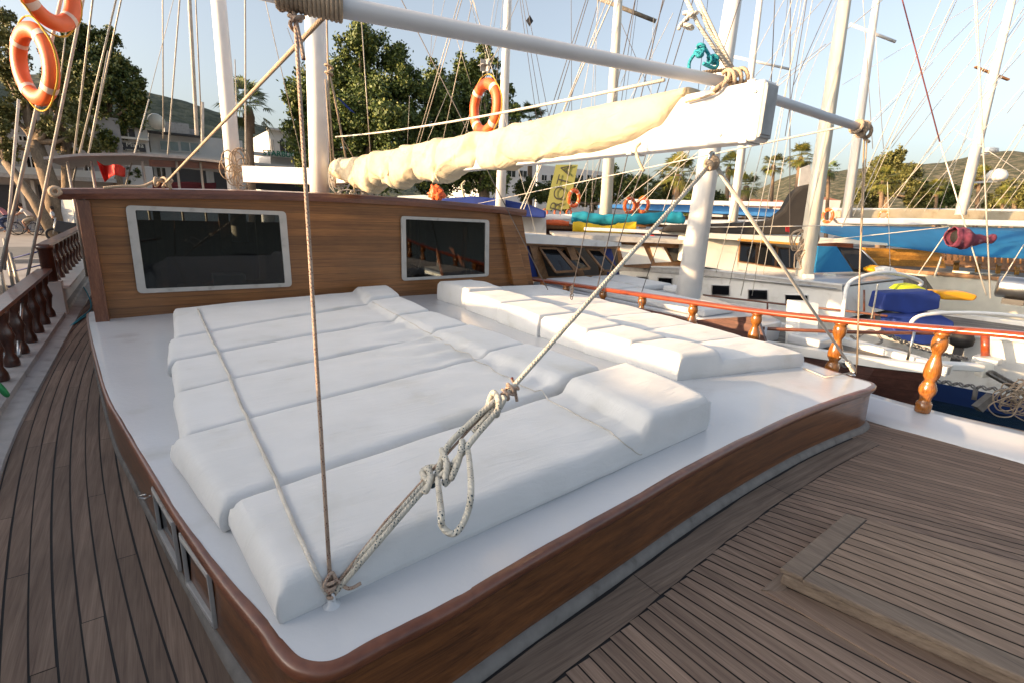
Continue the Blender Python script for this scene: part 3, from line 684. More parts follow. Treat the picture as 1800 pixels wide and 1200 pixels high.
# ================================================================== MATTRESSES
def mattress(name, label, Q, t, hp, u0, u1, rr=.05, seed=0, group=None, zb=None, fold=1.0, nu=64, nv=26, rake=0):
    """Q: four plan corners (a: u0v0, b: u1v0, c: u1v1, d: u0v1); raised headrest between u0 and u1"""
    a, b_, c, d = [V((x, y, 0)) for x, y in Q]; Lu = (b_-a).length; Lv = (d-a).length; verts = []
    def sm(x): x = max(0, min(1, x)); return x*x*(3-2*x)
    grid = []
    us = sorted(set([0, .006, .014, .025, .04] + [i/nu for i in range(2, nu-1)] + [1-.04, 1-.025, 1-.014, 1-.006, 1])); vv = sorted(set([0, .02, .045, .08, .12] + [i/nv for i in range(4, nv-3)] + [.88, .92, .955, .98, 1]))
    for v_ in vv:
        row = []
        for u in us:
            p = a.lerp(b_, u).lerp(d.lerp(c, u), v_)
            du = min(u, 1-u)*Lu; dv = min(v_, 1-v_)*Lv
            ex = max(0, 1-du/rr); ey = max(0, 1-dv/rr)*(1 if u0 > .5 else 1-.72*sm((u-u1)/.08)*(1 if u < 1-rr/Lu else .3)); e = min(1, math.hypot(ex, ey))
            rnd_ = rr*(1-math.sqrt(max(0, 1-e*e)))
            if u0 < .5: k = sm((u1-u)/.05/1.0+.5) if u > u0 else 1
            else: k = sm((u-u0)/.035+.2)
            plump = .010*math.sin(math.pi*min(1, max(0, v_)))+.008*math.sin(math.pi*u)
            hpu = hp*k*(1-.12*abs(v_-.5))
            s_ = seed*7.3
            wr = .007*noise.noise(V((p.x*2.2+s_, p.y*5, s_)))+.003*noise.noise(V((p.x*6, p.y*14, s_+3)))
            dist_p = abs(u-(u0 if u0 > .5 else u1)); wr += fold*.011*math.exp(-dist_p*6)*math.sin((v_*3.1+u*2.2+seed)*6.0+4*noise.noise(V((p.x*3, p.y*2, s_))))*(1-k)
            h = t+hpu+plump*(1-e)+wr*(1-e)-rnd_
            off = rr*.35*(1-math.sqrt(max(0, 1-e*e)))*0
            row.append(V((p.x, p.y, camber(p.x, p.y)+h)))
        grid.append(row)
    m = len(us); n = len(vv); vs = [p for r_ in grid for p in r_]; fs = [(i*m+j, i*m+j+1, (i+1)*m+j+1, (i+1)*m+j) for i in range(n-1) for j in range(m-1)]
    ring = [i for i in range(m)] + [m-1+m*i for i in range(1, n)] + [m*(n-1)+m-2-i for i in range(m-1)] + [m*i for i in range(n-2, 0, -1)]
    cen = (a+b_+c+d)/4; lay = [ring]
    for frac, bul in ((.66, .010), (.33, .012), (.08, .006), (0, -.004)):
        nr = []
        for idx in ring:
            p = vs[idx]; zb_ = camber(p.x, p.y)-.004; w_ = V((p.x-cen.x, p.y-cen.y, 0)).normalized()
            q = V((p.x, p.y, zb_+(p.z-zb_)*frac))+w_*(bul+.004*noise.noise(V((p.x*6, p.y*6, frac*5+seed)))); nr.append(len(vs)); vs.append(q)
        lay.append(nr)
    k_ = len(ring)
    for A_, B_ in zip(lay[:-1], lay[1:]):
        for i in range(k_): fs.append((A_[i], A_[(i+1) % k_], B_[(i+1) % k_], B_[i]))
    mb = MB(); mb.add(vs, fs, True); o = mb.build(name, M['fabric'])
    return tag(o, label, 'mattress', group)
ly = [1.40, 1.97, 2.70, 3.41, 4.12, 4.80, 6.12]; lxs = [.17, .13, .0, -.01, -.01, .02, .06]
ry = [1.36, 2.10, 3.02, 3.80, 4.58, 5.42, 6.32]; 
GL = 'white sunbathing mattresses lined up left of the walkway'
LAB = ['front white mattress of the left row, nearest the viewer, under the knotted ropes', 'second white mattress from the front in the left row', 'third white mattress from the front in the left row', 'white mattress of the left row just behind the row\'s middle, fourth from the front', 'fifth white mattress of the left row, next to the last one', 'rearmost white mattress of the left row, lying against the wheelhouse']
RX = [2.58, 2.46, 2.40, 2.38, 2.34, 2.40, 2.44]
RYp = [1.72, 2.42, 3.12, 3.9, 4.62, 5.5, 6.3]
RXY = [(2.10, 1.50), (2.50, 2.36), (2.42, 3.16), (2.36, 3.96), (2.32, 4.70), (2.36, 5.6), (2.5, 6.36)]
def mline(i, u):  # seam i between left point and right point
    return V((lxs[i], ly[i])).lerp(V(RXY[i]), u)
for i in range(6):
    g = .006
    A = V((lxs[i], ly[i]+g)); B = V(RXY[i])+V((0, g)); Cc = V(RXY[i+1])-V((0, g)); D = V((lxs[i+1], ly[i+1]-g))
    if i == 0: B = V((2.62, 1.58)); A = V((.19, 1.40)); Cc = V((2.66, 2.30))
    off_ = [.0, -.03, .02, .035, .01, .05][i]; A.x += off_; D.x += off_
    mattress('sun_mattress', LAB[i], [A, B, Cc, D], [.135, .125, .118, .112, .115, .12][i], [.085, .05, .05, .05, .05, .07][i], .735 if i == 0 else .80, 1.01, .040 if i in (0, 1) else .034, i, GL, fold=[.5, 1.4, 1.8, 1.6, .8, .5][i])
GR = 'white sunbathing mattresses lined up right of the walkway'
ys2 = [2.22, 2.66, 3.14, 3.78, 4.52, 5.28, 6.05]; LAB2 = ['front white mattress of the right row, its wide end facing the foredeck', 'second white mattress from the front in the right row', 'third white mattress from the front in the right row, sunlit along its raised edge', 'fourth white mattress from the front in the right row', 'fifth white mattress of the right row, next to the last one', 'rearmost white mattress of the right row, under the right wheelhouse window']
xr_ = [4.60, 4.66, 4.74, 4.80, 4.86, 4.90, 4.94]
yr_ = [1.96, 2.56, 3.16, 3.80, 4.50, 5.25, 6.1]
xlft = [3.22, 3.12, 3.06, 3.05, 3.06, 3.07, 3.04]
for i in range(6):
    A = V((xlft[i], ys2[i]+.004)); B = V((xr_[i], yr_[i]+.001)); Cc = V((xr_[i+1], yr_[i+1]-.001)); D = V((xlft[i+1], ys2[i+1]-.004))
    A.x += [-.03, 0, .02, -.01, .02, .05][i]; D.x += [-.03, 0, .02, -.01, .02, .05][i]
    mattress('sun_mattress', LAB2[i], [A, B, Cc, D], .125, [.085, .085, .09, .095, .10, .13][i], -.01, .30, .032, i+9, GR, fold=.5)
# tie cords over the mattresses
def surf(p, dz=.0): return V((p.x, p.y, camber(p.x, p.y)+.135+dz))
pad = Pz(583, 1062, ZR)
from mathutils.bvhtree import BVHTree
mats_ = [o for o in col.objects if o.name.startswith('sun_mattress')]; bv = []
for o in mats_:
    bm = bmesh.new(); bm.from_mesh(o.data); bv.append(BVHTree.FromBMesh(bm)); bm.free()
def drape(px, lift, n=70, sagk=.5):
    P = []
    for i in range(len(px)-1):
        for k in range(n//len(px)+1):
            t = k/(n//len(px)+1); x, y = px[i][0]*(1-t)+px[i+1][0]*t, px[i][1]*(1-t)+px[i+1][1]*t; d = ray(x, y); best = None
            for bt_ in bv:
                h = bt_.ray_cast(EYEP, d)
                if h[0] is not None and (best is None or h[3] < best[1]): best = (h[0], h[3])
            P.append((best[0] if best else Pz(x, y, ZR+.01))+V((0, 0, lift)))
    Z = [p.z for p in P]                      # a taut cord bridges the dips between mattresses
    for _ in range(6):
        Z = [max(Z[i], (Z[max(i-1, 0)]+Z[min(i+1, len(Z)-1)])/2*.6+Z[i]*.4) for i in range(len(Z))]
    return [V((p.x, p.y, z)) for p, z in zip(P, Z)]
b = MB(); b.tube(drape([(348, 545), (364, 582), (400, 655), (427, 722), (480, 835), (515, 920), (545, 985), (566, 1030), (577, 1050)], .005)+[pad+V((-.005, .01, .05))], .0075, 8); tag(b.build('tie_cord', M['ropew']), 'white cord tied across the left ends of the left mattress row', 'cord', None)
b = MB(); b.tube(drape([(655, 532), (720, 567), (800, 615), (905, 672), (1010, 727), (1070, 757), (1110, 790), (1130, 803)], .002), .0032, 6); tag(b.build('tie_cord', M['ropew']), 'thin cord stretched along the headrests of the left mattress row', 'cord', None)
# pad eyes
b = MB(); b.lathe(pad-V((0, 0, .002)), [(.030, 0), (.028, .004), (.014, .012), (.012, .03)], 14); b.torus(pad+V((0, 0, .035)), (1, .3, 0), .016, .005, 16, 8); b.build('pad_eye', M['roof'], boat)
pad2 = Pz(1497, 658, ZR); b = MB(); b.lathe(pad2-V((0, 0, .002)), [(.03, 0), (.03, .006), (.012, .02)], 12); b.torus(pad2+V((0, 0, .035)), (1, .3, 0), .016, .005, 16, 8); b.build('pad_eye', M['steel'], boat)

# ================================================================== SPAR, SHEETS, KNOTS
S0, S1, S2 = Pd(600, 13, 1.66), Pd(1265, 143, 2.30), Pd(1520, 228, 2.74)
dirS = (S2-S0).normalized(); S_1 = S0-dirS*.55
b = MB(); b.tube([S_1, S0, S1, S2], [.033, .0325, .0245, .021], 24); sp = b.build('spar_pole', M['spar']); tag(sp, 'round white wooden spar lying across the end of the big boom', 'spar')
# rope coiled tight round the near end of the spar
pts = []; turns = 15; q = dirS.orthogonal().normalized(); q2 = dirS.cross(q); c0 = S0-dirS*.20
for i in range(turns*14+1):
    a = 2*math.pi*i/14; c = c0+dirS*(.0135*i/14); rr = .041+.0012*math.sin(i*.37)
    pts.append(c+q*math.cos(a)*rr+q2*math.sin(a)*rr)
b = MB(); b.tube(pts, .0078, 7); tag(b.build('rope_coil', M['rope']), 'tan rope wound tightly round the near end of the white spar', 'rope')
def knot(mb, c, s, r, ax, seed, turns=3):
    ax = V(ax).normalized(); u = ax.orthogonal().normalized(); w_ = ax.cross(u); rnd2 = random.Random(seed); pts = []
    N_ = turns*16
    for i in range(N_+1):
        a = 2*math.pi*i/16; t = i/N_; wob = 1+.25*math.sin(a*.5+seed)
        pts.append(V(c)+ax*((t-.5)*s*1.3+.35*s*math.sin(a*.5+seed))+(u*math.cos(a)+w_*math.sin(a))*s*.42*wob)
    mb.tube(pts, r, 8)
# near hanging line from the spar to the pad eye
t0 = Pd(516, -12, 1.62); b = MB(); p1 = pad+V((.0, .0, .055))
b.tube([t0, t0.lerp(p1, .33), t0.lerp(p1, .66), p1], .0066, 8); knot(b, p1+V((0, .0, .005)), .03, .006, (0, .2, 1), 3, 4); b.tube(spline([p1, p1+V((-.02, -.005, .03)), p1+V((.008, .01, .055)), p1+V((.02, 0, .03)), p1+V((.05, -.02, -.002)), p1+V((.09, -.02, .0))], 6), .006, 8)
knot(b, Pd(520, 30, 1.62), .045, .0066, (0, 0, 1), 5, 3); b.tube(spline([Pd(497, 12, 1.61), Pd(503, 0, 1.61), Pd(516, 22, 1.61), Pd(525, 60, 1.62), Pd(534, 105, 1.62)], 6), .0068, 8); b.torus(Pd(496, 10, 1.61), (1, 1, 0), .012, .009, 12, 6)
tag(b.build('hanging_line', M['roper']), 'thin tan line with red flecks dropping straight from the spar to the deck eye', 'rope')
# sheet: doubled flecked rope up to the block under the boom
hk = Px(1252, 268, 2.2); K1 = pad.lerp(Px(1252, 292, 2.2), .0)
hb = Px(1250, 288, 2.2)
def on(px, py):      # the point of the taut sheet line that shows at this pixel
    d = ray(px, py); a_ = pad+V((0, 0, .05)); l = hb-a_; n_ = l.cross(d); 
    m1 = n_.cross(d); t = (EYEP-a_).dot(m1)/l.dot(m1); return a_+l*t
b = MB()
Kn, Ku = on(790, 858), on(850, 775); side = (hb-pad).normalized().cross(V((0, 0, 1))).normalized(); upv = side.cross((hb-pad).normalized()); L_ = (hb-pad).normalized()
a_ = pad+V((.01, 0, .05))
b.tube([a_+side*.010, on(700, 950)+side*.012, Kn+side*.008], .0095, 10); b.tube([a_-side*.010+L_*.02, on(700, 950)-side*.010, Kn-side*.012], .0095, 10)
b.tube([Ku, on(880, 740), on(1000, 600), hb], .0095, 10)
def lp(*offs): return spline([Kn+L_*l+side*s_*1.35+upv*u_*1.3 for l, s_, u_ in offs], 7)
kk = .115
b.tube(lp((0, .01, .0), (.10, -.022, .012), (.22, -.018, .010), (.33, .0, .012), (.36, .022, .012), (.30, .030, .008), (.2, .028, .006), (.1, .03, .004), (.02, .022, .0), (-.02, -.004, .0)), .0112, 10)
b.tube(lp((-.03, .028, .004), (-.02, -.03, .012), (.02, -.034, -.01), (.03, .03, -.012), (.0, .05, .0), (.05, .03, .018), (.08, -.03, .012), (.07, -.03, -.014), (.04, .03, -.016), (.03, .055, 0), (.09, .045, .012), (.15, .01, .016)), .0112, 10)
b.tube(lp((.28, -.01, -.012), (.33, -.03, .0), (.36, -.02, .018), (.34, .02, .02), (.30, .03, .0), (.31, .0, -.016), (.36, .0, .0)), .0112, 10)
b.tube(lp((-.06, .01, .0), (-.055, .03, .014), (-.02, .02, .02), (.0, -.01, .02), (-.01, -.035, .004), (-.04, -.03, -.012), (-.05, .0, -.012)), .0112, 10)
# hanging bight
bt = [on(838, 800)+side*.02, on(838, 800)+V((.02, 0, -.02)), Pd(828, 850, 1.42), Pd(822, 900, 1.38), Pd(800, 936, 1.36), Pd(778, 925, 1.36), Pd(775, 895, 1.38), Kn+side*.02]
b.tube(spline(bt, 7), .0095, 10)
tag(b.build('sheet_rope', M['ropef']), 'thick cream rope with dark flecks, doubled and knotted, rising to the boom', 'rope')
# thin safety line beside the sheet, tied to it
b = MB(); e1 = on(918, 706); b.tube([pad+V((.0, -.005, .055)), on(700, 940)-side*.03, on(850, 765)-side*.024, e1-side*.012], .005, 8); knot(b, e1, .045, .0055, L_, 2, 4); b.tube(spline([e1, e1+V((.02, 0, .01)), e1+V((.028, 0, -.012)), e1+V((.03, -.01, -.045))], 6), .006, 8)
tag(b.build('lashing_line', M['roper']), 'thin pinkish line running beside the knotted sheet and tied round it halfway up', 'rope')
# second sheet leg to the right pad eye
b = MB(); r1 = pad2+V((0, 0, .05)); b.tube([hb+V((.01, -.01, 0)), hb.lerp(r1, .5), r1], .010, 10); lr = (r1-hb)
for k in range(4): knot(b, r1-lr.normalized()*(.02+.05*k), .035, .006, lr, k, 3)
b.tube(spline([r1, r1-lr*.06+V((-.02, 0, .02)), r1-lr*.12+V((-.05, 0, -.01))], 6), .005, 8); b.tube([Pz(1412, 646, .37), Pz(1450, 662, .375), pad2+V((0, 0, .02))], .006, 8)
tag(b.build('sheet_rope', M['ropew']), 'rope slanting from the boom block down to the right front corner of the roof', 'rope')
# block and shackle
blk = thing('rope_block', 'shackle and worn block hanging under the boom end where two ropes meet', 'block', hb)
b = MB(); b.torus(hk+V((0, 0, -.02)), (0, 1, 0), .02, .006, 16, 8, sc_=1); b.tube(spline([hk+V((.0, 0, .0)), hk+V((-.02, 0, -.03)), hb+V((-.01, 0, .02)), hb], 6), .006, 8); b.build('shackle', M['steel'], blk)
b = MB(); knot(b, hb, .05, .012, (1, .3, .3), 4, 3); b.build('rope_wrap', M['rope'], blk)
# topping lift falls and cyan lashing at the boom end
tl = thing('topping_lift', 'pair of white ropes with knots coming down from above to the boom end', 'rope', Px(1290, 130, 2.2))
tip = Px(1290, 134, 2.2)
b = MB(); b.tube([Pd(1155, -110, 2.1), Pd(1228, 45, 2.2), tip], .0085, 8); b.tube([Pd(1176, -110, 2.1), Pd(1245, 50, 2.2), tip+V((.02, 0, 0))], .0075, 8); b.tube([Pd(1190, -80, 2.1), Pd(1265, 75, 2.2), tip+V((.03, 0, .0))], .007, 8)
knot(b, Pd(1212, 34, 2.2), .055, .008, (0, 0, 1), 2, 3); b.tube(spline([Pd(1210, 34, 2.2), Pd(1198, 42, 2.2), Pd(1193, 52, 2.2)], 5), .008, 8); b.build('falls', M['ropew'], tl)
b = MB(); knot(b, tip, .06, .009, (1, -.5, .2), 6, 5); b.tube(spline([Pd(1218, 131, 2.25), Pd(1250, 126, 2.27), Pd(1280, 124, 2.28), tip], 6), .008, 8); b.tube(spline([Px(1205, 180, 2.13), Px(1255, 165, 2.13), Px(1275, 145, 2.14), tip], 6), .006, 8); b.tube(spline([tip, Px(1263, 152, 2.12), Px(1255, 160, 2.12)], 6), .009, 8); b.build('end_lashing', M['rope'], tl)
b = MB(); b.tube(spline([Pd(1212, 132, 2.24), Pd(1212, 110, 2.24), Pd(1225, 92, 2.22), Pd(1238, 86, 2.2), Pd(1230, 98, 2.18), Pd(1222, 92, 2.2), Pd(1236, 84, 2.24), Pd(1243, 92, 2.22), Pd(1250, 104, 2.22), Pd(1262, 112, 2.22), Pd(1255, 120, 2.22), Pd(1236, 112, 2.2)], 8), .0075, 10); knot(b, Pd(1231, 91, 2.2), .034, .0065, (.3, 0, 1), 1, 3); knot(b, Pd(1253, 105, 2.22), .036, .0065, (1, 0, .3), 3, 3)
tag(b.build('lashing', M['cyanr']), 'turquoise rope lashing knotted round the ropes above the boom end', 'rope')
# lashing on the far end of the spar with lines hanging from it
b = MB(); knot(b, S2-dirS*.03, .075, .010, dirS, 2, 4); b.tube(spline([S2, S2+V((.02, 0, -.04)), Pd(1528, 250, 2.74)], 5), .008, 8)
b.tube([Pd(1519, 240, 2.74), Pz(1505, 655, .40)], .0045, 6); b.tube([Pd(1524, 240, 2.76), Pd(1512, 450, 2.9), Pd(1507, 640, 3.05)], .004, 6)
tag(b.build('hanging_line', M['rope']), 'pair of lines hanging straight down from the far right end of the white spar', 'rope')
# ================================================================== FURLED SAIL
secs = []; Y0s, Y1s = 1.66, 7.25; NS = 420; NR = 56
zb_prof = [(1.66, 2.15), (1.80, 2.03), (2.0, 1.98), (2.3, 1.94), (2.8, 1.91), (3.3, 1.88), (3.7, 1.90), (4.2, 1.80), (4.8, 1.84), (5.1, 1.76), (5.5, 1.86), (5.9, 1.72), (6.3, 1.80), (6.8, 1.90), (7.25, 1.96)]
out_prof = [(1.66, .004), (1.8, .03), (2.0, .045), (2.6, .06), (3.2, .075), (3.5, .05), (3.9, .10), (4.4, .07), (4.9, .11), (5.2, .07), (5.6, .11), (6.0, .12), (6.3, .07), (6.8, .09), (7.25, .05)]
def lerpt(tab, y):
    for i in range(len(tab)-1):
        if tab[i][0] <= y <= tab[i+1][0]:
            t = (y-tab[i][0])/(tab[i+1][0]-tab[i][0]); t = t*t*(3-2*t); return tab[i][1]*(1-t)+tab[i+1][1]*t
    return tab[-1][1]
vs = []; ties = [2.35, 3.0, 3.55, 4.1, 4.62, 5.15, 5.7, 6.25, 6.75]
for i in range(NS+1):
    y = Y0s+(Y1s-Y0s)*i/NS; ztop = 2.185-.062*(y-1.27)/6.06; zbt = lerpt(zb_prof, y); o_ = lerpt(out_prof, y)
    cinch = 1-sum(.42*math.exp(-((y-t)/.03)**2) for t in ties if t > 3.2)
    x0 = X0-.012; x1 = X1+.02
    for k in range(NR):
        a = 2*math.pi*k/NR; ca, sa = math.cos(a), math.sin(a)
        hz_ = (ztop+.022-zbt)/2; zc = (ztop+.022+zbt)/2
        hz2 = hz_*(cinch if sa < 0 else 1); wx = (x1-x0)/2; xc = (x0+x1)/2
        xx = xc+ (abs(ca)**.6)*(wx+ (o_*cinch if ca < 0 else .015))*(1 if ca > 0 else -1)
        zz = zc+hz2*sa*(abs(sa)**-.25 if abs(sa) > .02 else 1)
        nn = V((y*3.2+zz*4, zz*3.5-y*1.2, .5)); rg = (1-min(1, abs(noise.noise(V((y*1.5+zz*2.6, zz*3.2-y*.5, 2))))*2.2))**5; r2 = (1-min(1, abs(noise.noise(V((y*2.4-zz*4, zz*2+y*.8, 9))))*2.4))**6; dn = (noise.noise(V((y*1.3, zz*3, .5)))*.035+noise.noise(nn*2.6)*.006+(rg*.028-r2*.022)*min(1, max(.15, (y-2.2)/1.2)))*min(1, (y-Y0s)/.5+.15)
        xx += dn*(-1 if ca < 0 else 1)*(0.4+.6*abs(ca)); zz += dn*(.5*sa if sa > 0 else .9*sa)
        vs.append((xx, y, zz))
fs = [(i*NR+k, i*NR+(k+1) % NR, (i+1)*NR+(k+1) % NR, (i+1)*NR+k) for i in range(NS) for k in range(NR)] + [tuple(range(NR)), tuple(range((NS+1)*NR-1, NS*NR-1, -1))]
sail = thing('furled_sail', 'cream canvas sail furled and tied along the white boom', 'sail', (2.15, 4.5, 2.1))
b = MB(); b.add(vs, fs, True); b.build('sailcloth', M['canvas'], sail)
for (px, py, dx, dy) in [(1118, 262, 14, 40), (812, 325, 4, 22), (765, 305, 7, 14), (622, 326, 2, 12), (683, 300, -3, 10)]:
    b = MB(); p = Px(px, py, 2.08); b.tube(spline([p+V((0.03, 0, .03)), p, Px(px+dx*.3, py+dy*.5, 2.06), Px(px+dx, py+dy, 2.08)], 5), .008, 6); b.build('sail_tie', M['canvas'], sail)
# ropes bundled at the mast above the gooseneck
b = MB(); rnd3 = random.Random(3)
for i in range(9):
    x_ = 2.2+rnd3.uniform(-.03, .1); c = V((x_, 7.33, 1.95+rnd3.uniform(-.02, .12)))
    pts = [c+V((math.sin(a*1.0)*rnd3.uniform(.06, .11), rnd3.uniform(-.05, 0), math.cos(a)*rnd3.uniform(.10, .2)-.05)) for a in [k*.8 for k in range(9)]]
    b.tube(spline(pts, 5), .007, 6)
for i in range(7):
    x_ = 2.3+rnd3.uniform(0, .35); c = V((x_, 7.2, 1.74))
    pts = [c+V((math.sin(a)*rnd3.uniform(.06, .16), rnd3.uniform(-.05, .05), math.cos(a)*.05)) for a in [k*.8 for k in range(9)]]
    b.tube(spline(pts, 5), .008, 6)
tag(b.build('rope_bundle', M['ropew']), 'tangle of coiled halyards hanging at the foot of the main mast', 'rope')
b = MB(); rnd3 = random.Random(5)
for i in range(12):
    c = q0+V((rnd3.uniform(-.12, .12), -.17, rnd3.uniform(.1, .55)))
    b.tube(spline([c+V((math.sin(a)*.1, rnd3.uniform(-.03, .03), math.cos(a)*.16)) for a in [k*.9 for k in range(8)]], 4), .008, 6)
tag(b.build('rope_bundle', M['rope']), 'coils of rope hung on the aft mast beside the awning', 'rope')
def line(name, label, pts, r, m, n=6): 
    b = MB(); b.tube(pts, r, n); return tag(b.build(name, m), label, 'rope')
line('stay_rope', 'tan rope rising from the left of the wheelhouse roof to the spar', catenary(Py(287, 326, 6.6), Pd(577, 22, 1.75), .0, 6), .010, M['rope'])
line('guy_rope', 'pale rope running from the main mast to the boom end in front of the lifebuoy', catenary(Py(590, 241, 7.3), Px(1168, 141, 2.2), .04, 10), .009, M['ropew'])
line('guy_rope', 'thin pale line passing under the boom towards the far right end of the spar', [Pd(828, 361, 14), Pd(1486, 222, 2.74)], .006, M['ropew'])
b = MB(); b.tube([Py(574, 20, 7.2), Py(578, 170, 7.2), Py(590, 330, 7.2)], .012, 8); knot(b, Py(579, 125, 7.2), .1, .012, (0, 0, 1), 1, 3); b.tube([Py(579, 130, 7.2), Py(587, 165, 7.2), Py(612, 300, 7.2)], .013, 8); b.tube([Py(572, 140, 7.2), Py(583, 300, 7.2)], .010, 8)
b.tube([Py(585, 160, 7.2), Py(600, 240, 7.2), Py(640, 310, 7.2)], .005, 6); tag(b.build('halyard', M['rope']), 'halyards running down the right side of the main mast to a loop and shackle', 'rope')
b = MB(); b.add([Py(590, 170, 7.0), Py(600, 176, 7.0), Py(625, 200, 7.0), Py(616, 196, 7.0)]+[Py(590, 170, 7.02), Py(600, 176, 7.02), Py(625, 200, 7.02), Py(616, 196, 7.02)], [(0, 1, 2, 3), (7, 6, 5, 4), (0, 4, 5, 1), (1, 5, 6, 2), (2, 6, 7, 3), (3, 7, 4, 0)]); tag(b.build('pennant', M['blue']), 'small ragged blue pennant caught on the halyards of the main mast', 'flag')
b = MB(); rb = spline([Py(182, 331, 6.4), Py(215, 328, 6.4), Py(250, 328, 6.4), Py(275, 318, 6.4), Py(290, 320, 6.45), Py(286, 330, 6.4)], 6); b.tube(rb, .014, 8); knot(b, Py(290, 322, 6.42), .11, .014, (1, 0, 0), 3, 3); tag(b.build('rope_end', M['rope']), 'rope end lying in a curve on the left edge of the wheelhouse roof', 'rope')
b = MB(); knot(b, V((-.67, 6.4, 1.60)), .09, .014, (0, 1, 0), 3, 4); tag(b.build('rope_lashing', M['rope']), 'short rope lashing round the left end of the wheelhouse roof beam', 'rope')
# fire of shrouds, left
SHR = [(33, 175, 8, 475, 6.0, 4.2), (107, 0, 0, 478, 5.6, 5.5), (146, 0, 36, 548, 6.2, 4.6), (163, 0, 128, 290, 9, 3), (204, 0, 128, 320, 9, 3), (213, 0, 158, 262, 9, 2.5), (190, 90, 150, 300, 9, 2.5), (118, 40, 106, 140, 9, 2)]
for i, (x1, y1, x2, y2, D, wpx) in enumerate(SHR):
    P2 = Pd(x2, y2, D); P1 = Ph(x1, y1, P2); P0 = P1+(P1-P2)*(1.2 if y1 < 20 else .0); b = MB(); b.tube([P0, P2], wpx/2*D/FPX, 8); b.build('shroud', M['ropew'] if i < 3 else M['stay'], boat)
b = MB(); P2 = Px(36, 545, -1.14); b.tube([Px(34, 600, -1.14), Px(40, 520, -1.14)], .012, 8); b.tube([Px(33, 625, -1.14), Px(34, 600, -1.14)], .02, 8); b.build('turnbuckle', M['steel'], boat)
for i, (x1, y1, x2, y2, D, wpx) in enumerate([(286, 0, 287, 244, 11, 2), (316, 0, 295, 272, 11, 2.4), (333, 0, 346, 238, 10.4, 6), (344, 0, 356, 258, 10.6, 2), (431, 0, 432, 292, 10.6, 2.6), (413, 105, 418, 250, 11, 1.6), (466, 0, 540, 320, 8, 1.2), (505, 50, 536, 130, 8, 1.2), (262, 175, 220, 330, 9, 2.2), (305, 0, 262, 170, 10, .9), (635, 30, 652, 285, 9, 1.6), (356, 180, 356, 255, 10.6, 5)]):
    P2 = Pd(x2, y2, D); P1 = Ph(x1, y1, P2); P0 = P1+(P1-P2)*(1.2 if y1 < 20 else .0); b = MB(); b.tube([P0, P2], wpx/2*D/FPX, 6); b.build('stay', M['stay'] if wpx < 2.2 else M['ropew'], boat)
# ---- lifebuoys
def buoy(px, py, D, hpx, wpx, yawoff, label, group=None, tilt=0, loc_z=0):
    c = Pd(px, py, D); RO = hpx/2*D/FPX; r = RO*.20; t = thing('lifebuoy', label, 'lifebuoy', c, group)
    vd = (EYEP-c); vd.z = 0; vd.normalize(); asp = max(.12, min(1, wpx/hpx)); ang = math.acos(asp)*yawoff
    ax = Matrix.Rotation(ang, 3, 'Z') @ vd; ax = (ax+V((0, 0, tilt))).normalized()
    b = MB(); b.torus(c, ax, RO-r, r, 36, 12, sc_=.85); b.build('ring', M['orange'], t)
    for k in range(4):
        a = math.pi/4+k*math.pi/2; b = MB(); b.torus(c, ax, RO-r, r*1.035, 4, 12, a-.09, a+.09, sc_=.85); b.build('band', M['buoyw'], t)
    b = MB(); u = (V((0, 0, 1))-ax*ax.z).normalized(); q_ = ax.cross(u); pts = []
    for i in range(49):
        a = 2*math.pi*i/48; rr_ = RO+r*.05-abs(math.sin(2*(a-math.pi/4)))*-.02*0+ (RO*.10)*abs(math.sin(2*(a-math.pi/4)))
        pts.append(c+(u*math.cos(a)+q_*math.sin(a))*rr_)
    b.tube(pts, RO*.022, 6); b.build('grab_line', M['yellowr'], t); return t
M['yellowr'] = ropemat('yellow_rope', (.60, .36, .04))
buoy(61, 114, 5.0, 136, 52, -1, 'orange lifebuoy hanging on the left shrouds, the lower of two')
buoy(82, -22, 5.0, 136, 84, 1, 'orange lifebuoy at the top left corner, hung above another on the shrouds')
buoy(853, 190, 9, 96, 50, -1, 'orange lifebuoy hanging in the rigging above the furled sail')
buoy(866, 262, 9, 62, 52, 1, 'orange lifebuoy half hidden behind the upper edge of the furled sail')
# flag
b = MB(); vs = []
for i in range(13):
    for j in range(7):
        u, v_ = i/12, j/6; px = 170+u*50+ v_*14*(1-u) ; py = 283+v_*(34-24*u)+u*14+4*math.sin(u*6+v_*2); vs.append(Py(px, py, 9.6+.25*math.sin(u*7+v_)))
b.add(vs, [(i*7+j, (i+1)*7+j, (i+1)*7+j+1, i*7+j+1) for i in range(12) for j in range(6)], True); o = b.build('flag', M['red']); o.modifiers.new('s', 'SOLIDIFY').thickness = .004; tag(o, 'red flag drooping behind the wheelhouse roof on the left', 'flag')
b = MB(); vs = []
for i in range(10):
    for j in range(5):
        u, v_ = i/9, j/4; vs.append(Py(268+u*112, 321+v_*14+math.sin(u*9)*1, 9.9+.1*math.sin(u*9)))
b.add(vs, [(i*5+j, (i+1)*5+j, (i+1)*5+j+1, i*5+j+1) for i in range(9) for j in range(4)], True); o = b.build('side_cloth', M['maroon']); o.modifiers.new('s', 'SOLIDIFY').thickness = .004; tag(o, 'maroon cloth hung across the aft deck behind the wheelhouse roof', 'cloth')
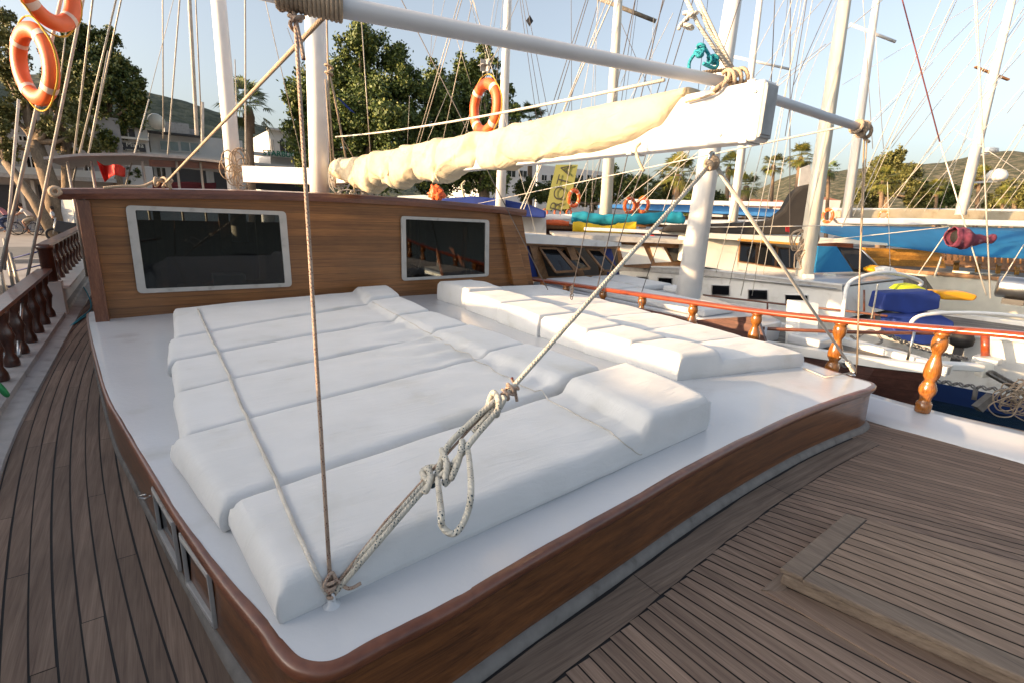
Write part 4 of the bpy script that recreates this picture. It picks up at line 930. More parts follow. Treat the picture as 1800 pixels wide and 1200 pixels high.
# blue hose and ropes on the left side deck
b = MB(); b.tube(spline([Pz(128, 480, .05), Pz(150, 510, .05), Pz(160, 540, .03), Pz(140, 560, .015), Pz(122, 575, .015), Pz(150, 556, .015), Pz(162, 548, .015)], 7), .009, 6); tag(b.build('blue_hose', M['teal']), 'thin blue hose lying on the left side deck beside the wheelhouse', 'hose')
b = MB(); 
c = Px(4, 684, -1.0); b.torus(c, (1, .2, .4), .05, .016, 18, 8); tag(b.build('green_rope', M['greenr']), 'coil of green rope at the left edge on the side deck gutter', 'rope')
# ================================================================== GENERIC BUILDERS
def face(fn, pts, val, n, t, mb=None):
    mb = mb or MB(); mb.prism([fn(x, y, val) for x, y in pts], n, t); return mb
def hullmesh(cx, hb, ystern, ybow, zdeck, zbot=-1.6, sheer=.25, n=26, flare=.75):
    L = ystern-ybow; P = []; S = []
    for i in range(n+1):
        t = i/n; y = ybow+L*t; wv = hb*min(1, (t/.42))**.62 if t < .42 else hb*(1-.18*((t-.42)/.58)**2)
        z = zdeck+sheer*max(0, 1-t/.5)**2; P.append((wv, y, z))
    vs = []; 
    for wv, y, z in P: vs += [(cx-wv, y, z), (cx-wv*flare, y+.35*(1 if y < ybow+1 else 0), zbot), (cx+wv*flare, y+.35*(1 if y < ybow+1 else 0), zbot), (cx+wv, y, z)]
    fs = [(i*4+j, i*4+j+1, (i+1)*4+j+1, (i+1)*4+j) for i in range(n) for j in range(3)] + [(n*4, n*4+1, n*4+2, n*4+3)]
    return vs, fs, P
def ship(name, label, cx, hb, ystern, ybow, zdeck, hullm, deckm, capm, sheer=.25, cap=.10, boot=None):
    t = thing(name, label, 'boat', (cx, (ystern+ybow)/2, -1.3)); vs, fs, P = hullmesh(cx, hb, ystern, ybow, zdeck, sheer=sheer)
    b = MB(); b.add(vs, fs); b.build('hull', hullm, t)
    b = MB(); dv = []
    for wv, y, z in P: dv += [(cx-wv*.96, y+.02, z-.03), (cx+wv*.96, y+.02, z-.03)]
    b.add(dv, [(2*i, 2*i+1, 2*i+3, 2*i+2) for i in range(len(P)-1)]); b.build('deck', deckm, t)
    b = MB()
    for sgn in (-1, 1):
        vs = []
        for wv, y, z in P:
            for dx, dz in ((-.05, -.05), (-.05, cap), (.10, cap), (.10, -.05)): vs.append((cx+sgn*(wv-dx+.0), y-(.05 if wv < .05 else 0), z+dz))
        b.add(vs, [(i*4+j, i*4+(j+1) % 4, (i+1)*4+(j+1) % 4, (i+1)*4+j) for i in range(len(P)-1) for j in range(4)])
    b.build('cap_rail', capm, t)
    if boot:
        b = MB(); L = [(cx-wv*.80-.02, y+.1, -1.36) for wv, y, z in P]; U = [(cx-wv*.86-.02, y+.05, -1.02) for wv, y, z in P]; n_ = len(P)
        b.add(L+U, [(i, i+1, i+1+n_, i+n_) for i in range(n_-1)]); b.build('boot_stripe', boot, t)
    return t
def mast(parent, p0, p1, D, w0, w1, m, name='mast', ext=1.6, n=16):
    """p0 foot pixel, p1 upper pixel; widths in photo pixels"""
    a = Pd(*p0, D); c = Ph(*p1, a); e = c+(c-a)*ext
    dl = (c-EYEP).dot(cF); off_ = math.hypot(p0[0]-900, 0)/FPX; kx = .96/(1+off_*off_*.28); r0 = w0/2*D/FPX*kx; r1 = w1/2*dl/FPX*kx
    b = MB(); b.tube([a, c, e], [r0, r1, r1*.8], n); o = b.build(name, m, parent); return a, c, e
def rod(parent, name, pts, r, m, n=8):
    b = MB(); b.tube(pts, r, n); return b.build(name, m, parent)
def rig(parent, L, m, nm='stay', name_off=False):
    for (x1, y1, x2, y2, D, wpx) in L:
        P2 = Pd(x2, y2, D); P1 = Ph(x1, y1, P2); ext = .8 if y1 < 20 else (0 if (abs(y1-y2) < 110 and y1 < 200) or name_off else min(4.0, (y1+60)/max(20, y2-y1)*.97)); P0 = P1+(P1-P2)*ext
        b = MB(); b.tube([P0, P2], max(.0025, wpx/2*D/FPX), 5); b.build(nm, m, parent)
# ================================================================== NEIGHBOUR TO THE LEFT (unseen boat added outside the frame so its cabin shades the deck)
nb = ship('shading_boat', 'broad white boat added unseen beyond the left picture edge to shade the deck', -5.6, 2.3, 14.5, -4, .2, M['white'], M['oldw'], M['trim'])
b = MB(); b.prism([(-6.9, -1.8, .1), (-4.0, -1.8, .1), (-4.0, 13.5, .1), (-6.9, 13.5, .1)], (0, 0, 1), 1.66); b.build('cabin', M['white'], nb, .05)
b = MB(); vs = []
ys = [-2.1+i*.4 for i in range(41)]
for i, y in enumerate(ys):
    h = 1.90+.045*math.sin(y*1.3)+.03*math.sin(y*3.1+1); vs += [(-3.85, y, 1.78), (-3.9, y, h), (-7.0, y, h), (-7.05, y, 1.78)]  # uneven roof height shapes the edge of the cast shadow
b.add(vs, [(i*4+j, i*4+(j+1) % 4, (i+1)*4+(j+1) % 4, (i+1)*4+j) for i in range(40) for j in range(4)] + [(0, 1, 2, 3), (163, 162, 161, 160)]); b.build('roof', M['canvas'], nb)
for i in range(7):
    b = MB(); b.box((-3.99, -.6+i*2.0, 1.1), (.03, 1.2, .6)); b.build('window', M['glass'], nb)

# ================================================================== BOAT 1 TO THE RIGHT
n1 = ship('sailing_boat', 'gulet alongside with blue panels and open windows in its wheelhouse and a thick white mast', 7.12, 1.46, 15, 1.55, -.03, M['brownhull'], M['oldw'], M['white'], sheer=.10, cap=.05)
b = MB(); b.prism([(6.05, 3.75, 0), (6.4, 3.35, 0), (7.0, 3.35, 0), (7.35, 3.75, 0), (8.1, 5.6, 0), (8.3, 7.7, 0), (6.0, 7.7, 0)], (0, 0, 1), .27); b.build('coach_roof', M['roof'], n1, .02)
# brown inner bulwark
b = MB(); b.prism([Px(1222, 563, 5.95), Px(1330, 556, 5.95), Px(1345, 600, 5.95), Px(1240, 590, 5.95)], (1, 0, 0), .05); b.build('bulwark', M['brownhull'], n1)
W1 = 7.65
for pts, m_, nm in [([(917, 430), (946, 433), (966, 492), (931, 492)], 'blue', 'panel'), ([(1058, 436), (1074, 437), (1088, 484), (1083, 488), (1063, 488)], 'blue', 'panel')]:
    face(Py, pts, W1, (0, 1, 0), .05).build(nm, M[m_], n1)
for pts in [[(930, 430), (946, 430), (966, 492), (949, 492)], [(995, 432), (1008, 432), (1030, 490), (1018, 490)], [(1054, 436), (1062, 436), (1068, 490), (1058, 490)], [(908, 426), (1085, 433), (1085, 438), (908, 432)], [(925, 488), (1090, 484), (1090, 490), (925, 495)]]:
    face(Py, pts, W1-.04, (0, 1, 0), .08).build('post', M['oak'], n1)
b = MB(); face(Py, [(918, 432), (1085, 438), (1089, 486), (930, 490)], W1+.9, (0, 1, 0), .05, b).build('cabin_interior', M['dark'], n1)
def hopper(q, Y, par):
    P = [Py(x, y, Y) for x, y in q]; P[2] = P[2]+V((0, -.25, 0)); P[3] = P[3]+V((0, -.25, 0)); f = MB()
    for a_, c_ in zip(P, P[1:]+P[:1]): f.bar(a_, c_, .035, .045, V((0, 1, .2)))
    fo = f.build('window', M['oak'], par); g = MB(); g.prism(P, (0, 1, 0), .008); g.build('pane', M['glass'], fo)
hopper([(948, 436), (978, 437), (996, 474), (962, 476)], W1-.05, n1)
hopper([(981, 438), (1010, 439), (1022, 470), (1000, 472)], W1+.1, n1)
hopper([(1030, 438), (1054, 440), (1072, 474), (1046, 474)], W1-.05, n1)
b = MB(); face(Py, [(901, 412), (960, 413), (1092, 427), (1092, 433), (1060, 434), (901, 427)], W1-.25, (0, 1, 0), 2.6, b).build('wheelhouse_roof', M['white'], n1)
b = MB(); face(Py, [(903, 427), (1060, 434), (1090, 433), (1090, 436), (903, 430)], W1-.2, (0, 1, 0), 2.4, b).build('roof_edge', M['oak'], n1)
mast(n1, (1209, 522), (1289, 0), 8.5, 46, 31, M['mastw'])
rp = [Px(1130, 545, 6.0), Px(1227, 565, 6.05), Px(1322, 576, 6.15), Px(1470, 583, 6.5), Px(1560, 585, 6.9), Px(1650, 586, 7.4)]
rod(n1, 'handrail', spline(rp, 4), .022, M['trim'])
for px, y0, y1 in [(1248, 567, 590), (1347, 575, 612), (1470, 582, 625), (1607, 584, 636)]:
    a_ = Px(px, y0, 6.15 if px < 1400 else (6.5 if px < 1500 else 7.1)); rod(n1, 'stanchion', [a_, a_-V((0, 0, .33))], .015, M['steel'])
b = MB(); b.prism([Pd(1406, 532, 6.6), Pd(1440, 534, 6.6), Pd(1436, 632, 6.6), Pd(1402, 628, 6.6)], (.3, .9, 0), .22); b.build('samson_post', M['white'], n1, .01)
b = MB(); b.box((7.0, 2.9, .12), (.6, .4, .12)); b.build('deck_locker', M['roof'], n1, .02)
b = MB(); b.bar(Pd(1490, 632, 6.7), Pd(1722, 645, 6.9), .16, .10); b.build('rubbing_strake', M['white'], n1, .02)
b = MB(); b.bar(Pd(1480, 612, 6.9), Pd(1590, 618, 6.9), .25, .07); b.build('gangplank', M['oldw'], n1, .01)
b = MB(); b.tube(spline([Pd(1500, 600, 6.9), Pd(1530, 580, 6.9), Pd(1550, 600, 6.85), Pd(1520, 606, 6.8), Pd(1495, 590, 6.8)], 6), .016, 8); b.build('anchor_warp', M['dgrey'], n1)
# mattresses on boat 1
for i, q in enumerate([[(6.1, 6.0), (7.1, 6.0), (7.15, 7.45), (6.1, 7.45)], [(7.2, 6.0), (8.05, 6.0), (8.15, 7.4), (7.25, 7.4)], [(6.15, 4.0), (6.9, 4.0), (7.0, 5.9), (6.1, 5.9)], [(7.65, 5.3), (7.85, 5.3), (8.0, 5.9), (7.65, 5.9)]]):
    b = MB(); b.prism([(x, y, .272) for x, y in q], (0, 0, 1), .10); o = b.build('sun_mattress', M['fabric'], None, .03)
    tag(o, ['white mattress on the neighbouring boat, right in front of its open windows at the left', 'white mattress on the neighbouring boat, beneath its right-hand blue panel', 'white mattress on the neighbouring boat, between our handrail and the foot of the thick mast', 'small white cushion on the neighbouring boat, just beyond the foot of the thick mast'][i], 'mattress', 'mattresses on the neighbouring boat')
rig(n1, [(905, 395, 963, 510, 6.5, 1.6), (1043, 340, 1004, 520, 6.6, 1.6), (1072, 410, 1046, 524, 6.6, 1.8), (1098, 395, 1060, 520, 6.6, 1.6), (1190, 330, 1126, 520, 6.8, 1.4)], M['stayd'])
for (px, py) in [(1006, 505), (1126, 530)]:
    b = MB(); p = Pd(px, py, 6.3)
    for k in range(5): b.torus(p+V((0, 0, -.035*k)), (1, k % 2, .1), .02, .006, 10, 6)
    b.build('rigging_chain', M['stayd'], n1)

# ================================================================== BOAT 2
n2 = ship('sailing_boat', 'white gulet with black-edged portholes, varnished window strip and a square cream mast', 12.0, 2.1, 16, -.2, -.22, M['white'], M['oldw'], M['white'], sheer=.30, cap=.05, boot=M['navy'])
XS = 10.25
b = MB(); face(Px, [(1085, 478), (1160, 471), (1480, 506), (1485, 560), (1330, 548), (1120, 520)], XS, (1, 0, 0), 3.0, b).build('cabin_trunk', M['white'], n2)
b = MB(); face(Px, [(1085, 468), (1230, 474), (1480, 503), (1480, 511), (1230, 484), (1085, 476)], XS-.04, (1, 0, 0), .05, b).build('trunk_edge', M['greyp'], n2)
b = MB(); face(Px, [(1085, 466), (1230, 471), (1480, 500), (1480, 503), (1230, 474), (1085, 468)], XS-.06, (1, 0, 0), 3.2, b).build('trunk_roof', M['roof'], n2)
for (x0, y0, x1, y1) in [(1120, 487, 1138, 494), (1157, 489, 1180, 501), (1220, 497, 1231, 508), (1252, 502, 1281, 519), (1316, 510, 1348, 527), (1381, 519, 1419, 536)]:
    fr = MB(); face(Px, [(x0-2, y0-2), (x1+2, y0-1), (x1+2, y1+2), (x0-2, y1+1)], XS-.02, (1, 0, 0), .03, fr); fo = fr.build('porthole', M['steel'], n2, .015)
    g = MB(); face(Px, [(x0, y0), (x1, y0+1), (x1, y1), (x0, y1-1)], XS-.03, (1, 0, 0), .02, g); g.build('pane', M['glass'], fo, .012)
W2 = 6.9
D2 = 10.6
def FD(pts, D, t, m_, par, nm, bev=0):
    b = MB(); P = [Pd(x, y, D) for x, y in pts]; n_ = V((cF.x, cF.y, 0)).normalized(); b.prism(P, n_, t); return b.build(nm, m_, par, bev)
FD([(1232, 418), (1303, 420), (1298, 478), (1225, 468)], 11.2, 1.6, M['cream'], n2, 'wheelhouse_wall')
FD([(1298, 421), (1410, 432), (1410, 486), (1295, 474)], 11.2, 1.4, M['cream'], n2, 'wheelhouse_wall')
for pts in [[(1303, 427), (1329, 430), (1327, 463), (1300, 459)], [(1335, 431), (1363, 434), (1361, 468), (1332, 464)], [(1369, 436), (1405, 440), (1403, 473), (1366, 469)]]:
    fr = FD([(pts[0][0]-2, pts[0][1]-2), (pts[1][0]+2, pts[1][1]-2), (pts[2][0]+2, pts[2][1]+2), (pts[3][0]-2, pts[3][1]+2)], 11.16, .06, M['oak'], n2, 'window')
    FD(pts, 11.13, .03, M['glass'], fr, 'pane')
FD([(1225, 410), (1470, 420), (1560, 428), (1560, 432), (1470, 427), (1405, 430), (1225, 418)], 10.9, 2.4, M['cream'], n2, 'wheelhouse_roof')
FD([(1298, 420), (1405, 428), (1405, 432), (1298, 424)], 10.88, .1, M['orangew'], n2, 'window_trim')
FD([(1439, 433), (1471, 434), (1500, 478), (1433, 480)], 10.8, .08, M['azure'], n2, 'windscreen_cover')
FD([(1474, 435), (1512, 438), (1545, 474), (1503, 474)], 11.2, .3, M['dark'], n2, 'side_window')
rod(n2, 'windscreen_frame', [Pd(1515, 440, 11), Pd(1546, 472, 11)], .02, M['steel'])
# aft cabin of boat 2 with white panels
FD([(1077, 418), (1232, 424), (1225, 476), (1098, 470)], 12.6, 2, M['oak'], n2, 'aft_cabin')
FD([(1088, 430), (1131, 433), (1145, 464), (1099, 466)], 12.55, .04, M['white'], n2, 'panel')
FD([(1143, 434), (1166, 435), (1180, 461), (1152, 462)], 12.55, .04, M['white'], n2, 'panel')
FD([(1172, 436), (1200, 437), (1205, 458), (1184, 460)], 12.55, .04, M['glass'], n2, 'pane')
FD([(975, 412), (1100, 416), (1235, 425), (1235, 431), (1075, 425), (975, 417)], 12.3, 2.2, M['greyp'], n2, 'aft_roof')
a_, c_, e_ = mast(n2, (1412, 492), (1485, 0), 10.4, 34, 25, M['cream'], n=8)
FD([(1028, 400), (1250, 410), (1440, 421), (1440, 426), (1250, 416), (1028, 406)], 11.5, .18, M['white'], n2, 'boom', .02)
sc2 = FD([(1160, 408), (1180, 396), (1230, 395), (1300, 392), (1355, 388), (1378, 370), (1395, 340), (1410, 328), (1428, 324), (1428, 414), (1300, 413)], 11.3, .28, M['blackc'], None, 'sail_cover', .06)
tag(sc2, 'tall black sail cover rising beside the square cream mast', 'sail cover')
FD([(1408, 296), (1424, 290), (1428, 322), (1404, 328)], 11.35, .05, M['greyp'], None, 'sail_bag'); tag(bpy.data.objects['sail_bag'], 'grey cloth panel above the peak of the black sail cover', 'cloth')
b = MB(); rnd3 = random.Random(8)
for i in range(14):
    c = Pd(1412+rnd3.uniform(-10, 14), 418+rnd3.uniform(0, 40), 10.2)
    b.tube(spline([c+cR*(math.sin(a)*rnd3.uniform(.10, .2))+V((0, 0, math.cos(a)*.2)) for a in [k*.9 for k in range(8)]], 4), .015, 5)
tag(b.build('rope_bundle', M['rope']), 'big bundle of tan ropes hung round the square cream mast', 'rope')
# pulpit hoops, bags and gear on the bow
rod(n2, 'pulpit', spline([Pd(1480, 572, 8.6), Pd(1484, 530, 8.6), Pd(1490, 502, 8.6), Pd(1508, 489, 8.7), Pd(1545, 480, 8.9), Pd(1580, 482, 9.2), Pd(1620, 497, 9.6), Pd(1600, 512, 9.4)], 6), .034, M['mastw'], 10)
rod(n2, 'pulpit', spline([Pd(1598, 580, 8.0), Pd(1606, 562, 8.0), Pd(1630, 553, 8.0), Pd(1690, 550, 8.0), Pd(1760, 553, 8.0), Pd(1840, 562, 8.0)], 6), .03, M['mastw'], 10)
rod(n2, 'handrail', spline([Px(1236, 519, 10.0), Px(1330, 530, 10.0), Px(1410, 539, 10.0), Px(1470, 545, 10.0), Px(1560, 556, 9.9)], 4), .02, M['trim'])
for px, y0, y1 in [(1349, 532, 547), (1395, 537, 552), (1519, 510, 548), (1537, 549, 566)]:
    a_ = Px(px, y0, 9.95); rod(n2, 'stanchion', [a_, Px(px, y1, 9.95)], .016, M['trim'])
rod(n2, 'hand_rail', [Px(1225, 487, 10.1), Px(1300, 490, 10.1), Px(1470, 508, 10.1)], .012, M['steel'])
FD([(1415, 483), (1432, 483), (1432, 494), (1415, 494)], 10.0, .1, M['white'], n2, 'deck_vent', .01); FD([(1455, 482), (1470, 482), (1470, 497), (1453, 497)], 10.6, .15, M['cream'], n2, 'deck_vent', .01)
o = FD([(1556, 516), (1640, 512), (1655, 520), (1652, 544), (1600, 553), (1548, 545)], 8.7, .35, M['blue'], None, 'canvas_bag', .03); tag(o, 'blue canvas covered bundle lashed on the bow, above another blue one', 'bag')
o = FD([(1572, 558), (1655, 554), (1678, 566), (1680, 600), (1625, 606), (1572, 596)], 8.5, .35, M['blue'], None, 'canvas_bag', .03); tag(o, 'lower blue canvas bundle on the bow, seen behind our varnished handrail', 'bag')
o = FD([(1580, 511), (1592, 503), (1612, 501), (1628, 508), (1632, 513), (1600, 513)], 9.0, .3, M['lime'], None, 'dinghy_bag', .03); tag(o, 'lime yellow bag on top of the upper blue bundle', 'bag')
o = FD([(1646, 512), (1700, 514), (1722, 520), (1715, 530), (1660, 528)], 9.6, .3, M['kayak'], None, 'kayak', .05); tag(o, 'orange yellow kayak end beside the upper blue bundle', 'kayak')
o = FD([(1530, 474), (1545, 468), (1560, 470), (1578, 476), (1578, 484), (1535, 480)], 10.6, .3, M['kayak'], None, 'buoy_float', .04); tag(o, 'orange float lying behind the white pulpit hoop', 'float')
o = FD([(1552, 472), (1572, 470), (1580, 478), (1578, 486), (1556, 484)], 10.2, .3, M['white'], None, 'fender', .05); tag(o, 'white fender beside the orange float on the white gulet', 'fender')
om = thing('outboard_motor', 'black outboard motor standing behind our nearest varnished baluster', 'motor', Pd(1690, 600, 8.2))
b = MB(); p = Pd(1690, 596, 8.2); b.lathe(p-V((0, 0, .12)), [(.10, 0), (.16, .04), (.17, .14), (.13, .24), (.03, .26)], 14); b.build('cowling', M['black'], om)
b = MB(); b.box(p-V((0, 0, .25)), (.08, .12, .3)); b.build('shaft', M['dark'], om)
b = MB(); b.tube([Pd(1732, 588, 7.8), Pd(1732, 625, 7.8)], .055, 12); b.build('bollard_post', M['rail'], n2)
b = MB(); b.box(Pd(1735, 632, 7.8), (.3, .3, .08)); b.build('bollard_base', M['white'], n2, .01)
FD([(1728, 637), (1748, 638), (1750, 662), (1726, 664)], 7.2, .14, M['cream'], n2, 'anchor_roller', .02)
# rubbing strakes and anchor chain
def chain(pts, r, m, name, label):
    b = MB(); P = spline(pts, 10); L = 0; last = None; k = 0
    path = [P[0]]; 
    for a_, c_ in zip(P[:-1], P[1:]):
        d = (c_-a_); s_ = max(1, int(d.length/(r*3.2)))
        for i in range(s_):
            c = a_+d*(i/s_); ax = d.orthogonal().normalized(); 
            if k % 2: ax = d.cross(ax).normalized()
            b.torus(c, ax, r*1.5, r*.5, 8, 5); k += 1
    return tag(b.build(name, m), label, 'chain')
chain([Pd(1478, 640, 6.0), Pd(1560, 655, 6.3), Pd(1640, 668, 6.6), Pd(1740, 682, 6.9), Pd(1830, 690, 7.2)], .022, M['chain'], 'anchor_chain', 'rusty anchor chain stretched behind our nearest baluster towards the rope heap')
chain([Pd(1550, 583, 7.4), Pd(1600, 605, 7.4), Pd(1660, 622, 7.4), Pd(1700, 630, 7.4)], .022, M['chain'], 'deck_chain', 'chain lying on the bow of the white gulet below the blue bundles')
chain([Pd(1742, 655, 7.1), Pd(1765, 668, 7.1), Pd(1790, 680, 7.1)], .03, M['chain'], 'bow_chain', 'short heavy chain hanging from the cream anchor roller')
b = MB(); rnd3 = random.Random(11)
for i in range(16):
    c = Pd(1785+rnd3.uniform(-14, 25), 700+rnd3.uniform(-16, 20), 7.0+rnd3.uniform(-.1, .1))
    b.tube(spline([c+cR*(math.sin(a)*rnd3.uniform(.12, .28))+V((0, 0, math.cos(a)*rnd3.uniform(.08, .2))) for a in [k*.9 for k in range(9)]], 4), .009, 5)
tag(b.build('rope_heap', M['rope']), 'tangled heap of thin rope hanging at the right edge over the dark water', 'rope')
rod(n2, 'bow_fitting', [Pd(1716, 680, 7.3), Pd(1712, 702, 7.3)], .03, M['dgrey'])
b = MB(); b.prism([Pd(1718, 715, 7.2), Pd(1745, 693, 7.2), Pd(1752, 700, 7.2), Pd(1728, 724, 7.2)], (.3, .9, 0), .08); b.build('anchor_fluke', M['dgrey'], n2)

# ================================================================== BOAT 3 with the blue awning
n3 = ship('sailing_boat', 'wooden gulet farther right with pale deck, wicker chairs and a long blue boom tent', 22.0, 2.6, 15, -2.0, .25, M['cream'], M['oldw'], M['oak'], sheer=.1, cap=.05)
FD([(1545, 478), (1620, 486), (1800, 500), (1980, 520), (1980, 560), (1800, 545), (1620, 520), (1560, 510)], 15.5, 3.0, M['oldw'], n3, 'side_deck')
FD([(1522, 440), (1655, 446), (1665, 478), (1560, 476), (1540, 470)], 18.0, .4, M['orangew'], n3, 'cabin_wall')
FD([(1655, 440), (2000, 452), (2000, 500), (1665, 482)], 20.5, .4, M['oak'], n3, 'cabin_wall')
b = MB()
for k in range(26):
    x = 1662+k*11; b.tube([Pd(x, 442+k*.4, 19.5), Pd(x, 458+k*.5, 19.5)], .035, 5)
b.build('balustrade', M['oak'], n3)
FD([(1522, 436), (1650, 440), (1980, 452), (1980, 456), (1650, 446), (1522, 441)], 17.0, .2, M['orangew'], n3, 'roof_beam')
a_, c_, e_ = mast(n3, (1487, 385), (1541, 0), 17, 19, 13, M['mastw'])
rod(n3, 'crosstree', [Pd(1494, 43, 17), Pd(1574, 74, 17)], .05, M['mastw'])
a_, c_, e_ = mast(n3, (1688, 378), (1779, 0), 16.5, 22, 15, M['mastw'])
b = MB(); b.bar(Pd(1714, 118, 16.5), Pd(1773, 141, 16.5), .10, .05); b.build('crosstree', M['oak'], n3)
b = MB(); b.tube([Pd(1712, 276, 16.5), Pd(1738, 270, 16.5)], .03, 6); b.build('radar_arm', M['white'], n3); b = MB(); b.lathe(Pd(1742, 268, 16.5), [(.17, 0), (.19, .04), (.17, .12), (.05, .15)], 14); b.build('radar', M['white'], n3)
b = MB(); b.bar(Pd(1700, 322, 16.5), Pd(1752, 319, 16.5), .06, .06); b.build('dome_arm', M['white'], n3); b = MB(); b.lathe(Pd(1750, 318, 16.5), [(.20, 0), (.27, .06), (.28, .18), (.2, .32), (.03, .38)], 18); b.build('satellite_dome', M['white'], n3)
FD([(1468, 384), (1600, 384), (1980, 392), (1980, 404), (1700, 397), (1480, 394)], 15.8, .3, M['mastw'], n3, 'boom', .04)
FD([(1475, 371), (1600, 367), (1740, 371), (1980, 376), (1980, 392), (1600, 386), (1475, 384)], 17.2, .3, M['canvas'], n3, 'boom_sail', .05)
FD([(1470, 366), (1800, 368), (1980, 371), (1980, 375), (1470, 371)], 18.5, .3, M['mastw'], n3, 'aft_boom', .03)
# awning cloth: curved sheet
b = MB(); vs = []
for i in range(41):
    u = i/40; px = 1442+u*430; ytop = 397+u*6; ybot = 409+75*(1-(1-u)**2.4)*.62 if u < .6 else 453+ (u-.6)*12
    if u < .10: ybot = ytop+8+u*120
    ybot = [409, 418, 427, 434, 440, 446, 450, 453, 455, 456, 457][min(10, int(u*10))]*(1-(u*10) % 1)+[409, 418, 427, 434, 440, 446, 450, 453, 455, 456, 457][min(10, int(u*10)+1)]*((u*10) % 1)
    for j in range(9):
        v_ = j/8; vs.append(Pd(px, ytop+(ybot-ytop)*v_, 15.8-1.3*v_+.10*math.sin(u*14)*v_-.16*math.sin(v_*math.pi)))
b.add(vs, [(i*9+j, (i+1)*9+j, (i+1)*9+j+1, i*9+j+1) for i in range(40) for j in range(8)], True); o = b.build('boom_tent', M['azure']); o.modifiers.new('s', 'SOLIDIFY').thickness = .01; tag(o, 'big bright blue awning cloth hanging below the white boom on the right', 'awning')
rod(n3, 'tent_pole', [Pd(1655, 452, 15), Pd(1643, 486, 15)], .03, M['mastw'])
def chair(px, py, D, label):
    t = thing('wicker_chair', label, 'chair', Pd(px, py, D), 'wicker chairs on the pale deck')
    p = Pd(px, py, D); s = 26*D/FPX
    for dx in (-.5, .5):
        for dy in (-.4, .4):
            b = MB(); b.tube([p+V((dx*s, dy*s, 0)), p+V((dx*s, dy*s, s*.45))], .03, 6); b.build('leg', M['orangew'], t)
    b = MB(); b.box(p+V((0, 0, s*.48)), (s*1.1, s*.9, s*.12)); b.build('seat', M['cream'], t)
    b = MB()
    for k in range(7): b.tube([p+V((-.5*s+k*s/6, .4*s, s*.5)), p+V((-.5*s+k*s/6, .48*s, s*1.1))], .018, 5)
    b.bar(p+V((-.55*s, .48*s, s*1.12)), p+V((.55*s, .48*s, s*1.12)), .05, .06); b.build('backrest', M['orangew'], t)
for i, (px, py) in enumerate([(1690, 491), (1728, 494), (1764, 497), (1797, 500)]):
    chair(px, py, 16.2, ['leftmost wicker chair on the pale deck below the blue awning', 'wicker chair second from the left below the blue awning', 'wicker chair third from the left, behind the steel drum', 'wicker chair at the right edge of the picture below the blue awning'][i])
b = MB(); b.add([], []); 
gr = thing('barbecue', 'stainless steel drum barbecue at the right edge behind the rigging', 'barbecue', Pd(1785, 515, 9.5))
b = MB(); p = Pd(1752, 503, 9.5); q = Pd(1860, 514, 9.0); b.tube([p, p+(q-p)*.03, p+(q-p)*.97, q], [.17, .20, .20, .17], 22); b.build('drum', M['steel'], gr)
b = MB(); b.box(Pd(1785, 530, 9.4), (.5, .3, .1)); b.build('stand', M['dark'], gr)
# red life jacket / pink bundle hanging
def lump(name, c, rx, rz, m, label, cat, seed=0, sx=1.0, rot=0):
    bm = bmesh.new(); bmesh.ops.create_icosphere(bm, subdivisions=4, radius=1)
    for v_ in bm.verts:
        n_ = v_.co.copy(); k = 1+.38*noise.noise(n_*2.2+V((seed, 0, 0)))+.25*noise.noise(n_*4.5+V((seed, 0, 3)))+.12*noise.noise(n_*10); v_.co = V((n_.x*rx*k, n_.y*rx*.6*k, n_.z*rz*k*(1-.25*n_.x)))
    me = bpy.data.meshes.new(name); bm.to_mesh(me); bm.free()
    for p_ in me.polygons: p_.use_smooth = True
    o = link(name, me, m); o.location = c; o.rotation_euler = (0, rot, -YAW); return tag(o, label, cat)
cbn = thing('cloth_bundle', 'faded pink cloth bag with a dark open mouth hanging in front of the blue awning', 'cloth', Pd(1700, 415, 8.5))
vs = []; NX, NA = 34, 40; A_ = Pd(1672, 416, 8.5); dB = Pd(1752, 418, 8.6)-A_
for i in range(NX+1):
    t = i/NX; r = (.155+.03*math.sin(t*7)-.10*t**1.5)*(1 if t < .93 else (1-t)/.07*.9+.1)*(1+.12*math.cos(t*20)*(t > .1)); cc_ = A_+dB*t+V((0, 0, -.05*math.sin(t*3)))
    for j in range(NA):
        a = 2*math.pi*j/NA; k = 1+.20*noise.noise(V((t*5, math.cos(a)*1.5, math.sin(a)*1.5)))+.12*abs(noise.noise(V((t*9, math.cos(a)*3.5, math.sin(a)*3.5+5))))-.08*abs(noise.noise(V((t*3, math.cos(a)*7, math.sin(a)*7))))
        vs.append(cc_+(V((0, 0, 1))*math.sin(a)+V((cF.x, cF.y, 0)).normalized()*math.cos(a)*.8-dB.normalized()*(.10*math.cos(a)*(1-t)))*r*k)
b = MB(); b.add(vs, [(i*NA+j, i*NA+(j+1) % NA, (i+1)*NA+(j+1) % NA, (i+1)*NA+j) for i in range(NX) for j in range(NA)], True); o = b.build('bag_cloth', M['pink'], cbn); o.modifiers.new('s', 'SOLIDIFY').thickness = .012
b = MB(); b.lathe(A_+dB*.10, [(.10, 0), (.10, .01)], 16, dB); b.build('bag_mouth_shade', M['blackc'], cbn)  # black disc stands in for the shade inside the bag mouth
FD([(1382, 399), (1388, 399), (1388, 409), (1382, 408)], 9, .03, M['red'], None, 'ribbon'); tag(bpy.data.objects['ribbon'], 'small red ribbon tied to a stay left of the square mast', 'ribbon')
